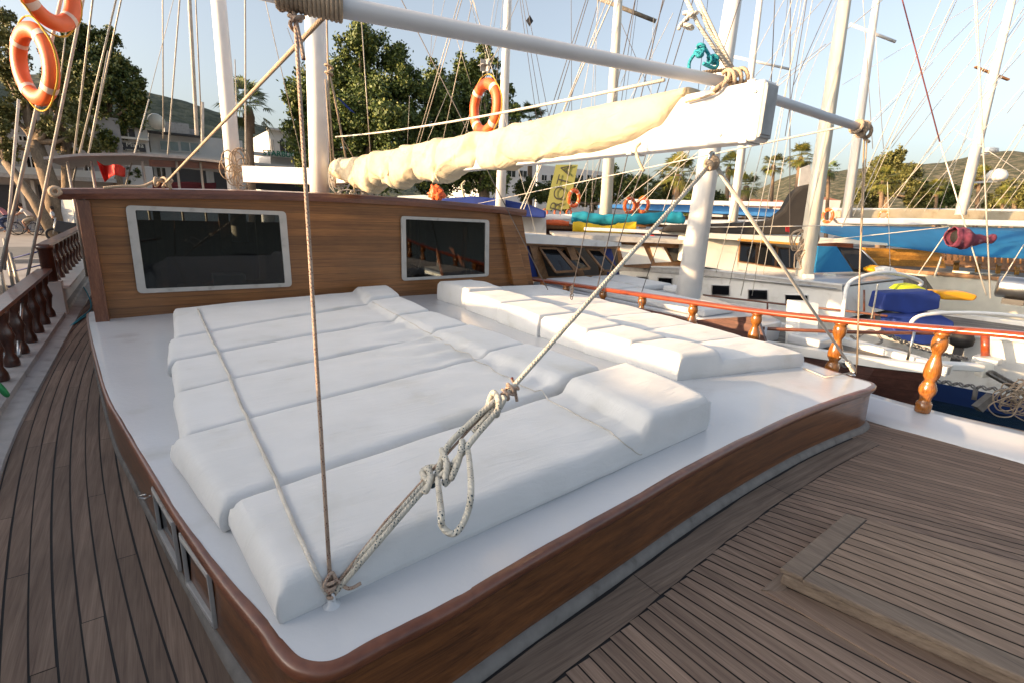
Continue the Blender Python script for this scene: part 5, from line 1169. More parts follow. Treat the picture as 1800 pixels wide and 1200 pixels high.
# ================================================================== BOATS BEHIND (centre)
tb = thing('sailing_boat', 'boat in the second row with a teal boom cover and a slim cream mast', 'boat', Pd(1065, 470, 17))
FD([(905, 396), (1000, 398), (1240, 412), (1500, 425), (1500, 470), (905, 440)], 15.5, 3, M['brownhull'], tb, 'hull')
FD([(905, 388), (960, 386), (1010, 396), (1010, 403), (905, 402)], 15.2, 2, M['oak'], tb, 'deck_house')
mast(tb, (1063, 400), (1087, 0), 15, 23, 15, M['cream']); rod(tb, 'crosstree', [Pd(1050, -3, 15), Pd(1153, 38, 15)], .06, M['oldw'])
FD([(950, 379), (960, 377), (1010, 377), (1010, 387), (955, 388)], 14.8, .25, M['mastw'], tb, 'boom', .05)
# teal cover: tube with noise
def cover(pxs, D, rads, m, name, label, dz=0, seed=0):
    P = spline([Pd(x, y, D) for x, y in pxs], 8); n = len(P); vs = []; NRr = 14
    for i, p in enumerate(P):
        t = i/(n-1); k = t*(len(rads)-1); a0 = int(min(k, len(rads)-2)); r = (rads[a0]*(1-(k-a0))+rads[a0+1]*(k-a0))*D/FPX
        for j in range(NRr):
            a = 2*math.pi*j/NRr; d = cR*math.cos(a)*0+V((cF.x, cF.y, 0)).normalized()*math.cos(a)*.8+V((0, 0, 1))*math.sin(a)
            vs.append(p+d*r*(1+.30*noise.noise(V((t*14+seed, a*1.2, seed)))))
    b = MB(); b.add(vs, [(i*NRr+j, i*NRr+(j+1) % NRr, (i+1)*NRr+(j+1) % NRr, (i+1)*NRr+j) for i in range(n-1) for j in range(NRr)]+[tuple(range(NRr)), tuple(range(n*NRr-1, (n-1)*NRr-1, -1))], True)
    return tag(b.build(name, m), label, 'sail cover')
cover([(1005, 384), (1025, 384), (1060, 386), (1110, 386), (1150, 384), (1190, 383), (1203, 388)], 14.6, [8, 11, 9, 9, 10, 11, 6], M['teal'], 'boom_cover', 'teal sail cover wrapped along a boom behind the sloping rope', seed=1)
cover([(1007, 400), (1030, 402), (1062, 405), (1090, 403), (1117, 400)], 14.3, [9, 10, 7, 10, 10], M['yellow'], 'boom_cover', 'bright yellow canvas cover below the teal one', seed=4)
cover([(960, 391), (980, 392), (1000, 394)], 14.7, [4, 5, 4], M['orange'], 'rolled_cloth', 'orange rolled cloth under the white boom end beside the yellow cover', seed=6)
bt2 = thing('sailing_boat', 'boats in the back row under long light blue awnings', 'boat', Pd(1200, 400, 24))
bt2['label'] = 'boat in the back row under a long light blue awning'
FD([(1070, 360), (1180, 360), (1300, 364), (1420, 372), (1420, 386), (1300, 378), (1180, 372), (1070, 366)], 22, 3, M['skyb'], bt2, 'awning', .03)
FD([(1108, 350), (1140, 351), (1400, 356), (1400, 364), (1140, 359), (1108, 358)], 21.5, .4, M['mastw'], bt2, 'boom', .05)
FD([(1075, 376), (1400, 386), (1400, 404), (1075, 398)], 23, 3, M['oak'], bt2, 'hull')
FD([(1128, 385), (1200, 389), (1480, 388), (1480, 397), (1200, 398), (1128, 392)], 20, 3, M['white'], bt2, 'cabin_roof')
FD([(1110, 414), (1150, 414), (1150, 423), (1110, 422)], 14.0, .2, M['red'], None, 'red_cushion'); tag(bpy.data.objects['red_cushion'], 'red cushion on the deck below the yellow cover', 'cushion')
# ROTA banner
bn = thing('banner', 'tall olive banner reading ROTA hanging among the masts', 'banner', Pd(990, 370, 16))
BP = [(977, 290), (1016, 290), (1000, 368), (959, 370)]
FD(BP, 15.6, .03, M['banner'], bn, 'cloth')
def text(s, size, p, xdir, updir, m, parent, name='lettering', ext=.004, font_w=1.0, bold=0):
    cu = bpy.data.curves.new(name, 'FONT'); cu.body = s; cu.size = size; cu.extrude = ext; cu.align_x = 'CENTER'; cu.align_y = 'CENTER'; cu.offset = bold
    to = bpy.data.objects.new(name, cu); col.objects.link(to); dg = bpy.context.evaluated_depsgraph_get(); me = bpy.data.meshes.new_from_object(to.evaluated_get(dg)); bpy.data.objects.remove(to)
    x = V(xdir).normalized(); y = V(updir); y = (y-x*y.dot(x)).normalized(); z = x.cross(y); mt_ = Matrix((x*font_w, y, z)).transposed().to_4x4(); mt_.translation = p
    me.transform(mt_); me.materials.clear(); return link(name, me, m, parent)
cA, cB = Pd(978, 366, 15.5), Pd(998, 292, 15.5)
text('ROTA', .50, Pd(987, 330, 15.55), cB-cA, Pd(960, 330, 15.5)-Pd(1000, 330, 15.5), M['ink'], bn, font_w=1.15, bold=-.005)
for i, (px, py, D, h_, w_) in enumerate([(1009, 349, 15.2, 33, 22), (1107, 362, 15.5, 30, 21), (1130, 361, 15.5, 29, 22)]):
    buoy(px, py, D, h_, w_, 1 if i < 2 else -1, ['orange lifebuoy hanging at the right edge of the olive banner', 'orange lifebuoy above the teal cover, left one of a pair', 'orange lifebuoy above the teal cover, right one of a pair'][i])
buoy(1008-50, 374, 15.7, 14, 10, 1, 'small orange lifebuoy under the left foot of the olive banner'); buoy(1000, 374, 15.7, 14, 10, 1, 'small orange lifebuoy under the right foot of the olive banner'); buoy(980, 374, 15.7, 14, 13, 1, 'small orange lifebuoy under the middle of the olive banner')
buoy(1455, 380, 16, 26, 18, -1, 'faded orange lifebuoy at the boom end right of the square cream mast'); buoy(1553, 379, 16, 16, 24, 1, 'orange lifebuoy lying on the white boom of the boat with the blue awning')
lump('red_bundle', Py(768, 341, 10), .16, .16, M['orange'], 'bundle of orange straps hanging under the furled sail', 'bundle', 5)
# blue covered boats right behind the wheelhouse
o = FD([(780, 349), (830, 345), (880, 350), (930, 360), (960, 372), (960, 384), (700, 368)], 13, 1.5, M['blue'], None, 'boat_cover', .05); tag(o, 'dark blue boat cover just above the wheelhouse roof at the right end', 'cover')
o = FD([(695, 345), (745, 343), (790, 349), (790, 362), (695, 360)], 13.5, 1.5, M['cream'], None, 'dinghy', .08); tag(o, 'pale dinghy edge behind the wheelhouse roof, left of the blue boat cover', 'boat')
mb2 = thing('sailing_boat', 'boat behind the wheelhouse with a slim white mast beside the hanging lifebuoy', 'boat', Pd(885, 400, 13))
FD([(690, 366), (960, 384), (960, 420), (690, 400)], 14, 3, M['white'], mb2, 'hull')
mast(mb2, (878, 400), (893, 0), 13, 19, 14, M['mastw'])
b = MB(); c = Py(853, 116, 9.6); 
for ax in (V((1, 0, 0)), V((0, 1, 0)), V((0, 0, 1))):
    u = ax.orthogonal().normalized(); w_ = ax.cross(u); s = .16; b.prism([c+u*s, c+w_*s, c-u*s, c-w_*s], ax, .006)
tag(b.build('radar_reflector', M['greyp']), 'grey folded radar reflector hanging above the lifebuoy', 'reflector')
b = MB(); c = Pd(931, 37, 15); 
for ax in (cF, cR): u = V((0, 0, 1)); w_ = ax.cross(u).normalized(); b.prism([c+u*.15, c+w_*.11, c-u*.15, c-w_*.11], ax, .01)
tag(b.build('radar_reflector', M['dark']), 'small diamond radar reflector high between the stays', 'reflector')
# mast 4
n5 = thing('sailing_boat', 'boat in the back row with a slim white mast seen above the boom end', 'boat', Pd(1292, 400, 20))
FD([(1200, 392), (1500, 396), (1500, 410), (1200, 408)], 21, 3, M['white'], n5, 'hull')
mast(n5, (1288, 390), (1336, 0), 20, 17, 11, M['mastw']); rod(n5, 'crosstree', [Pd(1284, 99, 20), Pd(1388, 122, 20)], .05, M['mastw'])
# ---- rigging of the boats
rig(mb2, [(762, 0, 757, 98, 9, .8), (782, 0, 756, 112, 9, .8), (807, 0, 728, 268, 10, 1.6), (812, 0, 733, 268, 10, 1.6), (800, 60, 828, 150, 10, 1), (830, 0, 866, 110, 9.5, 1.2), (826, 0, 876, 175, 10, 1), (870, 0, 830, 240, 12, .8), (876, 0, 838, 230, 12, .8), (852, 140, 798, 268, 10, 1.2), (884, 0, 872, 150, 12, .8), (815, 75, 776, 260, 10, 1.5), (720, 170, 716, 260, 12, .8), (900, 60, 858, 110, 11, .8), (788, 160, 743, 268, 12, 1.0), (835, 170, 812, 262, 12, 1)], M['stay'])
rig(tb, [(914, 0, 945, 220, 15, 1), (918, 0, 954, 218, 15, 1), (924, 0, 968, 222, 15, 1), (1004, 0, 1005, 215, 15, 1), (1030, 0, 960, 220, 14, 1.4), (1034, 0, 968, 218, 14, 1.4), (1053, 0, 992, 215, 14, 1.2), (1083, 20, 1151, 180, 15, 1), (1117, 0, 1090, 195, 15, 1.2), (1121, 0, 1098, 190, 15, .8), (1168, 0, 1108, 190, 15, 1.4), (1202, 0, 1150, 182, 15, 1.4)], M['stayd'])
rig(n2, [(1362, 0, 1355, 160, 11, 1.6), (1389, 0, 1388, 470, 11, 1.6), (1418, 0, 1380, 240, 11, 1.4), (1462, 0, 1395, 150, 11, 1.2), (1240, 40, 1225, 180, 14, 1), (1384, 8, 1375, 100, 14, .8)], M['stayd'])
rig(n2, [(1385, 240, 1340, 490, 10.5, 1.2), (1300, 330, 1258, 480, 10, 1.2), (1350, 300, 1302, 520, 10, 1.6), (1330, 300, 1282, 500, 10, 1.3), (1362, 280, 1322, 520, 10, 1.2), (1470, 0, 1400, 150, 12, .8), (1476, 0, 1396, 200, 12, .8), (1505, 240, 1455, 290, 12, 1)], M['ropew'])
rig(n3, [(1517, 0, 1534, 262, 14, 1.2), (1539, 60, 1553, 262, 15, 1), (1710, 10, 1480, 150, 17, .7), (1748, 0, 1560, 262, 17, 1.2), (1752, 2, 1566, 262, 17, 1), (1760, 40, 1590, 258, 18, .9), (1640, 110, 1536, 215, 17, .9), (1720, 140, 1630, 270, 17, 1), (1800, 32, 1758, 92, 17, 1.2), (1745, 0, 1722, 115, 17, .9), (1800, 160, 1770, 200, 17, 1)], M['stay'])
rig(n3, [(1540, 262, 1480, 400, 13, 1.6), (1555, 262, 1500, 380, 13, 1.8), (1562, 262, 1508, 380, 13, 1.2), (1614, 290, 1560, 370, 13, 1.4), (1610, 300, 1545, 372, 13, 1.2), (1672, 290, 1625, 372, 14, 1), (1680, 288, 1650, 372, 14, 1), (1665, 300, 1600, 372, 14, .9), (1757, 285, 1700, 372, 14, 1.4), (1765, 290, 1712, 372, 14, 1), (1800, 300, 1740, 372, 14, 1.2), (1640, 300, 1590, 372, 14, .9), (1775, 290, 1800, 306, 14, 1.4), (1790, 330, 1760, 372, 14, .9)], M['ropew'])
rig(n2, [(1586, 0, 1652, 250, 8.6, 2.2)], M['stayr'], 'running_line'); rig(n2, [(1716, 0, 1741, 525, 8.4, 2.6), (1725, 220, 1742, 525, 8.6, 1.5)], M['ropew'], 'running_line'); rig(n2, [(1652, 250, 1734, 520, 8.5, 2.4)], M['ropew'], 'running_line', True)
rig(n2, [(1523, 245, 1504, 640, 7.5, 1.4), (1670, 400, 1612, 485, 9, 1.8), (1655, 452, 1642, 487, 10, 2), (1800, 430, 1760, 495, 9, 1.6), (1560, 320, 1565, 480, 10, 1)], M['ropew'], 'running_line', True)
rig(n2, [(1543, 500, 1532, 560, 8.4, 3.0)], M['ropef'], 'running_line', True)
line('long_guy', 'long thin line crossing the picture from the rope block to the pink cloth bundle', [Pd(1240, 400, 9.5), Pd(1665, 395, 8.5)], .008, M['ropew'])
line('long_guy', 'thin line slanting from the square mast foot up to the pink cloth bundle', [Pd(1440, 424, 10), Pd(1668, 399, 8.6)], .008, M['ropew'])
rig(tb, [(945, 300, 902, 398, 12, 2.4), (940, 320, 908, 400, 12, 1.6), (910, 290, 945, 420, 12, 1), (1030, 290, 1012, 332, 14, 1.2), (1000, 300, 985, 380, 14, 1), (1050, 290, 1020, 350, 14, 1), (1033, 292, 1028, 372, 14, .8), (1042, 300, 1040, 372, 14, .8), (1150, 310, 1085, 360, 14, 1.1), (1110, 320, 1078, 360, 14, 1), (1200, 290, 1120, 356, 14, 1.2), (1190, 300, 1165, 372, 14, 1.2), (1172, 310, 1110, 380, 14, 1), (1220, 300, 1182, 372, 14, 1), (1130, 300, 1108, 350, 14, 1.2), (1140, 290, 1138, 350, 14, .8)], M['ropew'])

# ================================================================== BUILDINGS
def building(name, label, X0p, X1p, ytop, Y, depth, m, wins=(), parts=()):
    a_ = Py(X0p, ytop, Y); c_ = Py(X1p, ytop, Y); zt_ = (a_.z+c_.z)/2; t = thing(name, label, 'building', ((a_.x+c_.x)/2, Y, QZ))
    b = MB(); b.box(((a_.x+c_.x)/2, Y+depth/2, (zt_+QZ)/2), (c_.x-a_.x, depth, zt_-QZ)); b.build('wall', m, t)
    for (x0, y0, x1, y1, mm) in wins:
        p, q = Py(x0, y0, Y), Py(x1, y1, Y); cx_, cz = (p.x+q.x)/2, (p.z+q.z)/2
        f = MB(); f.box((cx_, Y-.03, cz), (abs(q.x-p.x)+.16, .10, abs(p.z-q.z)+.16)); fo = f.build('window', M['wallw2'], t)
        g = MB(); g.box((cx_, Y-.09, cz), (abs(q.x-p.x), .04, abs(p.z-q.z))); g.build('pane', M[mm], fo)
        g = MB(); g.box((cx_, Y-.12, cz), (.06, .03, abs(p.z-q.z))); g.build('mullion', M['wallw2'], fo)
    for (nm, x0, y0, x1, y1, d, mm) in parts:
        p, q = Py(x0, y0, Y), Py(x1, y1, Y); f = MB(); f.box(((p.x+q.x)/2, Y-d/2-.01, (p.z+q.z)/2), (abs(q.x-p.x), d, abs(p.z-q.z))); f.build(nm, M[mm], t)
    return t, zt_
bA, _ = building('building', 'pale two-storey building with shutters behind the trees at the left edge', -160, 205, 190, 40, 10, M['wallb'], [(34, 240, 47, 248, 'glass'), (46, 276, 65, 298, 'glass'), (88, 240, 100, 252, 'glass'), (148, 290, 165, 312, 'glass'), (-40, 276, -20, 298, 'glass'), (118, 285, 132, 305, 'glass')],
    [('ledge', -160, 298, 205, 304, .35, 'wallw2'), ('shop_awning', -160, 304, 205, 316, 1.6, 'greyp'), ('shop_front', -150, 318, 36, 372, .06, 'dark'), ('shop_front', 66, 325, 130, 372, .06, 'dark'), ('pillar', 38, 318, 45, 380, .25, 'wallw2'), ('pillar', 60, 318, 66, 380, .25, 'wallw2')])
bB, zB = building('building', 'stepped white restaurant building with a dark sign board and wide windows', 205, 258, 224, 41, 8, M['wallw2'], [(212, 226, 238, 242, 'dark')], [('sign_board', 204, 250, 257, 268, .15, 'dark'), ('balcony_rail', 204, 240, 262, 249, .5, 'cream')])
text('Maria', .40, Py(237, 255.5, 40.78), (1, 0, 0), (0, 0, 1), M['lett'], bB); text('restaurant', .17, Py(233, 264, 40.78), (1, 0, 0), (0, 0, 1), M['lett'], bB)
text('na', .34, Py(211, 255, 40.78), (1, 0, 0), (0, 0, 1), M['lett'], bB)
b = MB(); b.tube([Py(276, 215, 40.5), Py(274, 213, 41.3)], .45, 16); b.build('satellite_dish', M['cream'], bB)
bC, _ = building('building', 'terrace building with two wide panes between dark frames, left of the aft mast', 262, 425, 240, 43, 9, M['wallw2'], [(281, 248, 314, 266, 'glassb'), (317, 250, 350, 268, 'glassb'), (275, 295, 292, 312, 'glass'), (392, 268, 404, 285, 'glass')],
    [('roof_edge', 258, 234, 355, 241, .8, 'dark'), ('shop_front', 300, 292, 365, 335, .06, 'dark'), ('lower_canopy', 262, 277, 430, 284, 1.6, 'wallw2'), ('column', 366, 290, 372, 340, .3, 'wallw2'), ('shop_front', 374, 292, 400, 335, .06, 'dark')])
b = MB(); p = Py(310, 228, 43); b.box(p, (1.4, 1.5, .7)); b.build('water_tank', M['greyp'], bC)
b = MB(); b.box(Py(330, 233, 43.3), (1.2, 1.2, .4)); b.build('water_tank', M['greyp'], bC)
bS, _ = building('building', 'small white block with a cornice and dark windows above a green-lettered sign', 472, 560, 234, 46, 8, M['wallw2'], [(477, 246, 482, 268, 'dark'), (491, 247, 511, 272, 'dark'), (516, 248, 528, 272, 'dark')], [('cornice', 468, 228, 562, 236, .5, 'wallw2'), ('balcony', 440, 268, 575, 285, .9, 'wallw2'), ('sign_board', 466, 268, 540, 279, 1.1, 'wallw2'), ('terrace_awning', 420, 290, 575, 298, 1.5, 'wallw2'), ('lower_wall', 400, 298, 575, 340, .1, 'dark')])
text('STARBUCKS COFFEE', .56, Py(524, 274.3, 44.8), (1, 0, 0), (0, 0, 1), M['greeni'], bS, bold=.012, font_w=1.0)
bD, _ = building('building', 'white apartment house glimpsed between the trees above the wheelhouse', 845, 945, 262, 60, 9, M['wallw2'], [(952-60, 272, 905, 284, 'glass'), (912, 272, 925, 284, 'glass'), (930, 272, 940, 284, 'glass'), (892, 300, 905, 312, 'glass'), (912, 300, 925, 312, 'glass')])
bD2, _ = building('building', 'white house with rows of windows beside the olive banner', 945, 1120, 300, 70, 9, M['wallw2'], [(952+k*16, 308, 960+k*16, 318, 'glass') for k in range(9)])
def house(label, x0, x1, yt, ye, D, dep):
    a_, c_ = Pd(x0, yt, D), Pd(x1, yt, D); t = thing('house', label, 'house', (a_+c_)/2); n_ = V((cF.x, cF.y, 0)).normalized(); zz = Pd((x0+x1)/2, ye, D).z
    b = MB(); b.prism([V((a_.x, a_.y, QZ)), V((c_.x, c_.y, QZ)), V((c_.x, c_.y, zz)), V((a_.x, a_.y, zz))], n_, dep); b.build('wall', M['wallw2'], t)
    b = MB(); A_ = [V((a_.x, a_.y, zz)), V((c_.x, c_.y, zz))]; B_ = [p+n_*dep/2+V((0, 0, a_.z-zz)) for p in A_]; C_ = [p+n_*dep for p in A_]
    b.add(A_+B_+C_, [(0, 1, 3, 2), (2, 3, 5, 4), (0, 2, 4), (1, 5, 3), (0, 4, 5, 1)]); b.build('roof', M['ttile'], t); return t
house('low white house with an orange tiled roof left of the slim mast', 1240, 1300, 339, 347, 70, 8); house('long low house with an orange tiled roof left of the black sail cover', 1322, 1402, 348, 366, 75, 9); house('white house with a terrace behind the square cream mast', 1440, 1480, 344, 352, 80, 8)
# ================================================================== TREES
def leaves(clumps, n, size, m, name, parent, seed=0, droop=.3, fill=.55):
    rnd_ = random.Random(seed); vs = []; fs = []; tot = sum(c[1]**2 for c in clumps); n = int(n*3.2); size *= .74
    for c, r in clumps:
        k = int(n*r*r/tot)
        # sub-tufts for broken outline
        tufts = [(c+V((rnd_.gauss(0, 1), rnd_.gauss(0, 1), rnd_.gauss(0, 1))).normalized()*r*rnd_.uniform(fill*.4, 1.02), r*rnd_.uniform(.16, .32)) for _ in range(44)]
        for i in range(k):
            tc, tr = rnd_.choice(tufts); p = tc+V((rnd_.gauss(0, .5), rnd_.gauss(0, .5), rnd_.gauss(0, .5)-droop*abs(rnd_.gauss(0, .5))))*tr
            s = size*rnd_.uniform(.6, 1.3); u = V((rnd_.gauss(0, 1), rnd_.gauss(0, 1), rnd_.gauss(0, 1))).normalized(); w_ = u.orthogonal().normalized(); w_ = Matrix.Rotation(rnd_.uniform(0, 6.28), 3, u) @ w_
            q = u.cross(w_); b0 = len(vs); vs += [p-w_*s*.5, p+q*s*.28, p+w_*s*.5, p-q*s*.28]; fs.append((b0, b0+1, b0+2, b0+3))
    me = bpy.data.meshes.new(name); me.from_pydata([tuple(v_) for v_ in vs], [], fs); return link(name, me, m, parent)
def tree(label, D, cl, n, size, m, trunk, seed=0, dep=1.2, name='tree', droop=.3, limbs=True, fill=.55):
    rnd_ = random.Random(seed); pts = []
    nrm = V((cF.x, cF.y, 0)).normalized()
    for (px, py, r) in cl:
        rr_ = r*D/FPX; pts.append((Pd(px, py, D)+nrm*rnd_.uniform(-dep, dep)*rr_*.6, rr_))
    base = Pd(trunk[0], trunk[1], D); base = V((base.x, base.y, QZ)); t = thing(name, label, 'tree', base)
    b = MB(); r0 = trunk[2]/2*D/FPX; fork = Pd(trunk[3], trunk[4], D)
    b.tube([base, base.lerp(fork, .5)+V((.1, 0, 0)), fork], [r0*1.25, r0, r0*.8], 10)
    for c, r in pts:
        mid = fork.lerp(c, .5)+V((rnd_.uniform(-.3, .3), rnd_.uniform(-.3, .3), -.2)); b.tube([fork, mid, c], [r0*.5, r0*.3, r0*.08], 6)
    b.build('trunk', M['bark'], t); leaves(pts, n, size, m, 'crown', t, seed, droop, fill); return t
tree('broad bushy dark green tree right of the main mast, tallest in the middle', 33, [(640, 85, 42), (690, 95, 36), (600, 135, 48), (545, 165, 40), (528, 230, 36), (555, 260, 45), (650, 150, 55), (705, 150, 42), (610, 210, 55), (670, 220, 60), (720, 215, 42), (600, 285, 50), (660, 290, 55), (715, 290, 45), (525, 185, 25), (535, 300, 30)], 30000, .30, M['leaf'], (640, 360, 26, 645, 280), 1)
tree('bushy dark green tree between the tallest tree and the hanging lifebuoy', 36, [(760, 140, 38), (815, 120, 34), (855, 115, 26), (770, 190, 45), (825, 180, 45), (880, 160, 26), (800, 240, 50), (760, 260, 40), (860, 235, 42), (895, 245, 26), (810, 300, 50), (870, 305, 36), (750, 310, 36), (905, 200, 18), (730, 240, 30)], 26000, .30, M['leaf'], (850, 360, 20, 850, 290), 2)
tree('tall dark tree with an uneven crown right of the lower left lifebuoy', 30, [(155, 62, 24), (188, 66, 20), (130, 90, 30), (175, 100, 34), (205, 120, 26), (150, 135, 38), (195, 150, 34), (225, 145, 22), (232, 168, 22), (170, 185, 36), (215, 195, 32), (245, 175, 16), (190, 225, 22), (120, 60, 14), (112, 110, 20), (195, 245, 20)], 15000, .26, M['leafd'], (205, 345, 14, 192, 215), 3, fill=.3)
tree('thin olive-leaved tree with several leaning trunks at the left edge', 26, [(18, 70, 26), (40, 110, 24), (10, 130, 26), (60, 170, 24), (30, 200, 24), (95, 170, 18), (110, 200, 20), (70, 230, 24), (130, 235, 22), (15, 260, 20), (5, 30, 20), (100, 90, 22), (120, 150, 20), (95, 225, 18)], 6500, .22, M['leafy'], (105, 385, 26, 62, 250), 4, fill=.1)
tree('slender tree with a pale twisted trunk left of the dark tree', 27, [(125, 190, 18), (140, 215, 20), (100, 250, 18), (155, 255, 18), (120, 275, 14), (90, 130, 16)], 2600, .22, M['leafy'], (112, 400, 18, 116, 240), 5, fill=.1)
tree('low leaning tree crossing the shop front at the left edge', 25, [(-10, 200, 20), (0, 260, 16), (20, 275, 12), (10, 225, 18)], 1500, .2, M['leafy'], (95, 395, 16, 10, 285), 6, fill=.1)
tree('small round shrub beside the red flag', 32, [(240, 305, 14), (230, 318, 12), (245, 290, 10)], 2500, .2, M['leafd'], (238, 345, 5, 238, 318), 7, name='shrub')
tree('dark green shrubbery tree behind the rigging right of the furled sail', 40, [(1070, 330, 30), (1040, 340, 25), (1110, 330, 26), (1000, 340, 26), (960, 340, 24), (925, 335, 22)], 9000, .30, M['leafd'], (1040, 400, 10, 1040, 360), 8)
tree('dark bushy tree left of the black sail cover among the masts', 45, [(1180, 330, 26), (1150, 345, 22), (1210, 340, 20)], 5000, .30, M['leafd'], (1180, 400, 8, 1180, 370), 12)
tree('broad green tree right of the slim mast near the spar end', 48, [(1555, 290, 24), (1530, 315, 20), (1580, 315, 26), (1545, 345, 26), (1600, 345, 24), (1510, 345, 16), (1625, 350, 20), (1570, 275, 14)], 9000, .32, M['leafy'], (1560, 392, 10, 1560, 340), 9, fill=.3)
tree('low green tree between the slim mast and the satellite dome', 52, [(1650, 340, 20), (1675, 350, 20), (1640, 360, 20), (1620, 330, 14)], 4500, .34, M['leaf'], (1655, 392, 8, 1655, 350), 10, fill=.3)
tree('low green tree at the right edge behind the satellite dome', 50, [(1775, 335, 18), (1795, 350, 22), (1760, 355, 16), (1830, 340, 26)], 4500, .34, M['leafy'], (1785, 392, 8, 1785, 350), 11, fill=.3)
def palm(label, px, pyc, rpx, pyb, D, m, seed=0, n=44, tw=9, lean=0, skirt=True):
    rnd_ = random.Random(seed); c = Pd(px, pyc, D); base = Pd(px+lean, pyb, D); base = V((base.x, base.y, QZ)); t = thing('palm_tree', label, 'palm tree', base); R_ = rpx*D/FPX*1.35
    b = MB(); r0 = tw/2*D/FPX; b.tube(spline([base, base.lerp(c, .5)+V((0, 0, 0)), c], 8), [r0*1.15-(r0*.35)*i/16 for i in range(17)], 10); b.build('trunk', M['palmbark'], t)
    vs = []; fs = []
    for k in range(n):
        az = rnd_.uniform(0, 6.283); el = rnd_.uniform(-.9, 1.35); d = V((math.cos(az)*math.cos(el), math.sin(az)*math.cos(el), math.sin(el)))
        Ls = R_*rnd_.uniform(.5, .66); hub = c+d*Ls*.62; side = d.cross(V((0, 0, 1)))
        side = side.normalized() if side.length > .05 else V((1, 0, 0)); up = side.cross(d).normalized()
        b0 = len(vs); vs += [c, c+side*.03, hub+side*.03, hub]; fs.append((b0, b0+1, b0+2, b0+3))
        for j in range(15):       # fan of narrow leaflets
            a = (j-7)/7*1.45; dir_ = (d*math.cos(a)+side*math.sin(a)).normalized(); L2 = Ls*.62*(1-.22*abs(j-7)/7)*rnd_.uniform(.85, 1.1)
            m1 = hub+dir_*L2*.6+up*L2*.04; tip_ = hub+dir_*L2-V((0, 0, L2*rnd_.uniform(.12, .38))); wd_ = L2*.055; sd = dir_.cross(up).normalized()*wd_
            b0 = len(vs); vs += [hub, m1+sd, tip_, m1-sd]; fs.append((b0, b0+1, b0+2, b0+3))
    me = bpy.data.meshes.new('crown'); me.from_pydata([tuple(v_) for v_ in vs], [], fs); link('crown', me, m, t)
    if skirt:
        b = MB(); b.lathe(c-V((0, 0, R_*.55)), [(r0*1.2, 0), (R_*.10, R_*.12), (R_*.13, R_*.35), (R_*.08, R_*.55)], 12); b.build('dead_frond_skirt', M['palmbark'], t)
    return t
palm('palm tree beside the aft mast at the left', 436, 190, 56, 300, 30, M['frond'], 1, 34, 14)
palm('small palm tree top peeping above the furled sail', 932, 212, 36, 400, 40, M['frond'], 2)
palm('bushy palm under the boom between the two thick masts', 1192, 308, 46, 420, 38, M['frondy'], 3, 60, 12)
palm('palm whose crown shows directly under the rope block', 1282, 292, 30, 410, 44, M['frondy'], 4, 40, 8, lean=-8)
palm('broad low palm left of the bushy palm under the boom', 1130, 335, 36, 420, 42, M['frond'], 5, 50, 12)
palm('golden palm just left of the tall pair near the black sail cover', 1312, 328, 30, 400, 50, M['frondy'], 6, 44, 12)
palm('tall thin palm, left one of the pair above the black sail cover', 1360, 290, 26, 400, 52, M['frondy'], 7, 40, 6, lean=-4)
palm('tall leaning palm, right one of the pair above the black sail cover', 1408, 276, 30, 400, 50, M['frondy'], 8, 44, 8, lean=-16)
palm('palm seen right behind the square cream mast', 1457, 300, 22, 400, 54, M['frond'], 9, 36, 6)
palm('palm in the middle of the green trees right of the spar end', 1552, 318, 30, 400, 44, M['frondy'], 10, 50, 8)
palm('palm just left of the satellite dome', 1722, 312, 26, 400, 50, M['frondy'], 13, 44, 7)
palm('palm in front of the right-hand hillside, right of the satellite dome', 1765, 345, 22, 400, 46, M['frondy'], 11, 40, 6)
palm('palm standing before the low green tree right of the slim mast', 1648, 330, 22, 400, 46, M['frondy'], 12, 40, 6)
tree('round bush at the foot of the palms below the boom', 36, [(1235, 345, 20), (1215, 360, 18), (1260, 352, 16)], 3500, .28, M['leafd'], (1235, 400, 5, 1235, 370), 21, name='bush')
# ================================================================== QUAYSIDE
gw = thing('gangway', 'blue-railed gangway with steel posts at the left edge of the picture', 'gangway', Px(30, 500, -2.0))
def GP(px, py): return Pd(px, py, 9.5)
for pts in [[(20, 455), (78, 440)], [(20, 478), (92, 462)], [(15, 505), (60, 492)]]: rod(gw, 'rail', [GP(*p) for p in pts], .014, M['blue'])
for pts in [[(8, 420), (28, 530)], [(0, 470), (14, 540)], [(18, 445), (38, 520)]]: rod(gw, 'post', [GP(*p) for p in pts], .03, M['stay'])
b = MB(); b.prism([GP(-40, 545), GP(40, 528), GP(46, 534), GP(-40, 560)], (0, 1, 0), .8); b.build('walkway', M['dgrey'], gw)
b = MB(); b.prism([Pd(100, 250, 26)]*0+[Pd(107, 352, 26), Pd(128, 352, 26), Pd(132, 416, 26), Pd(110, 418, 26)], (0, 1, 0), .7); tag(b.build('trunk_guard', M['wallw2']), 'white painted post at the foot of the leaning trees beside the walking boy', 'post')
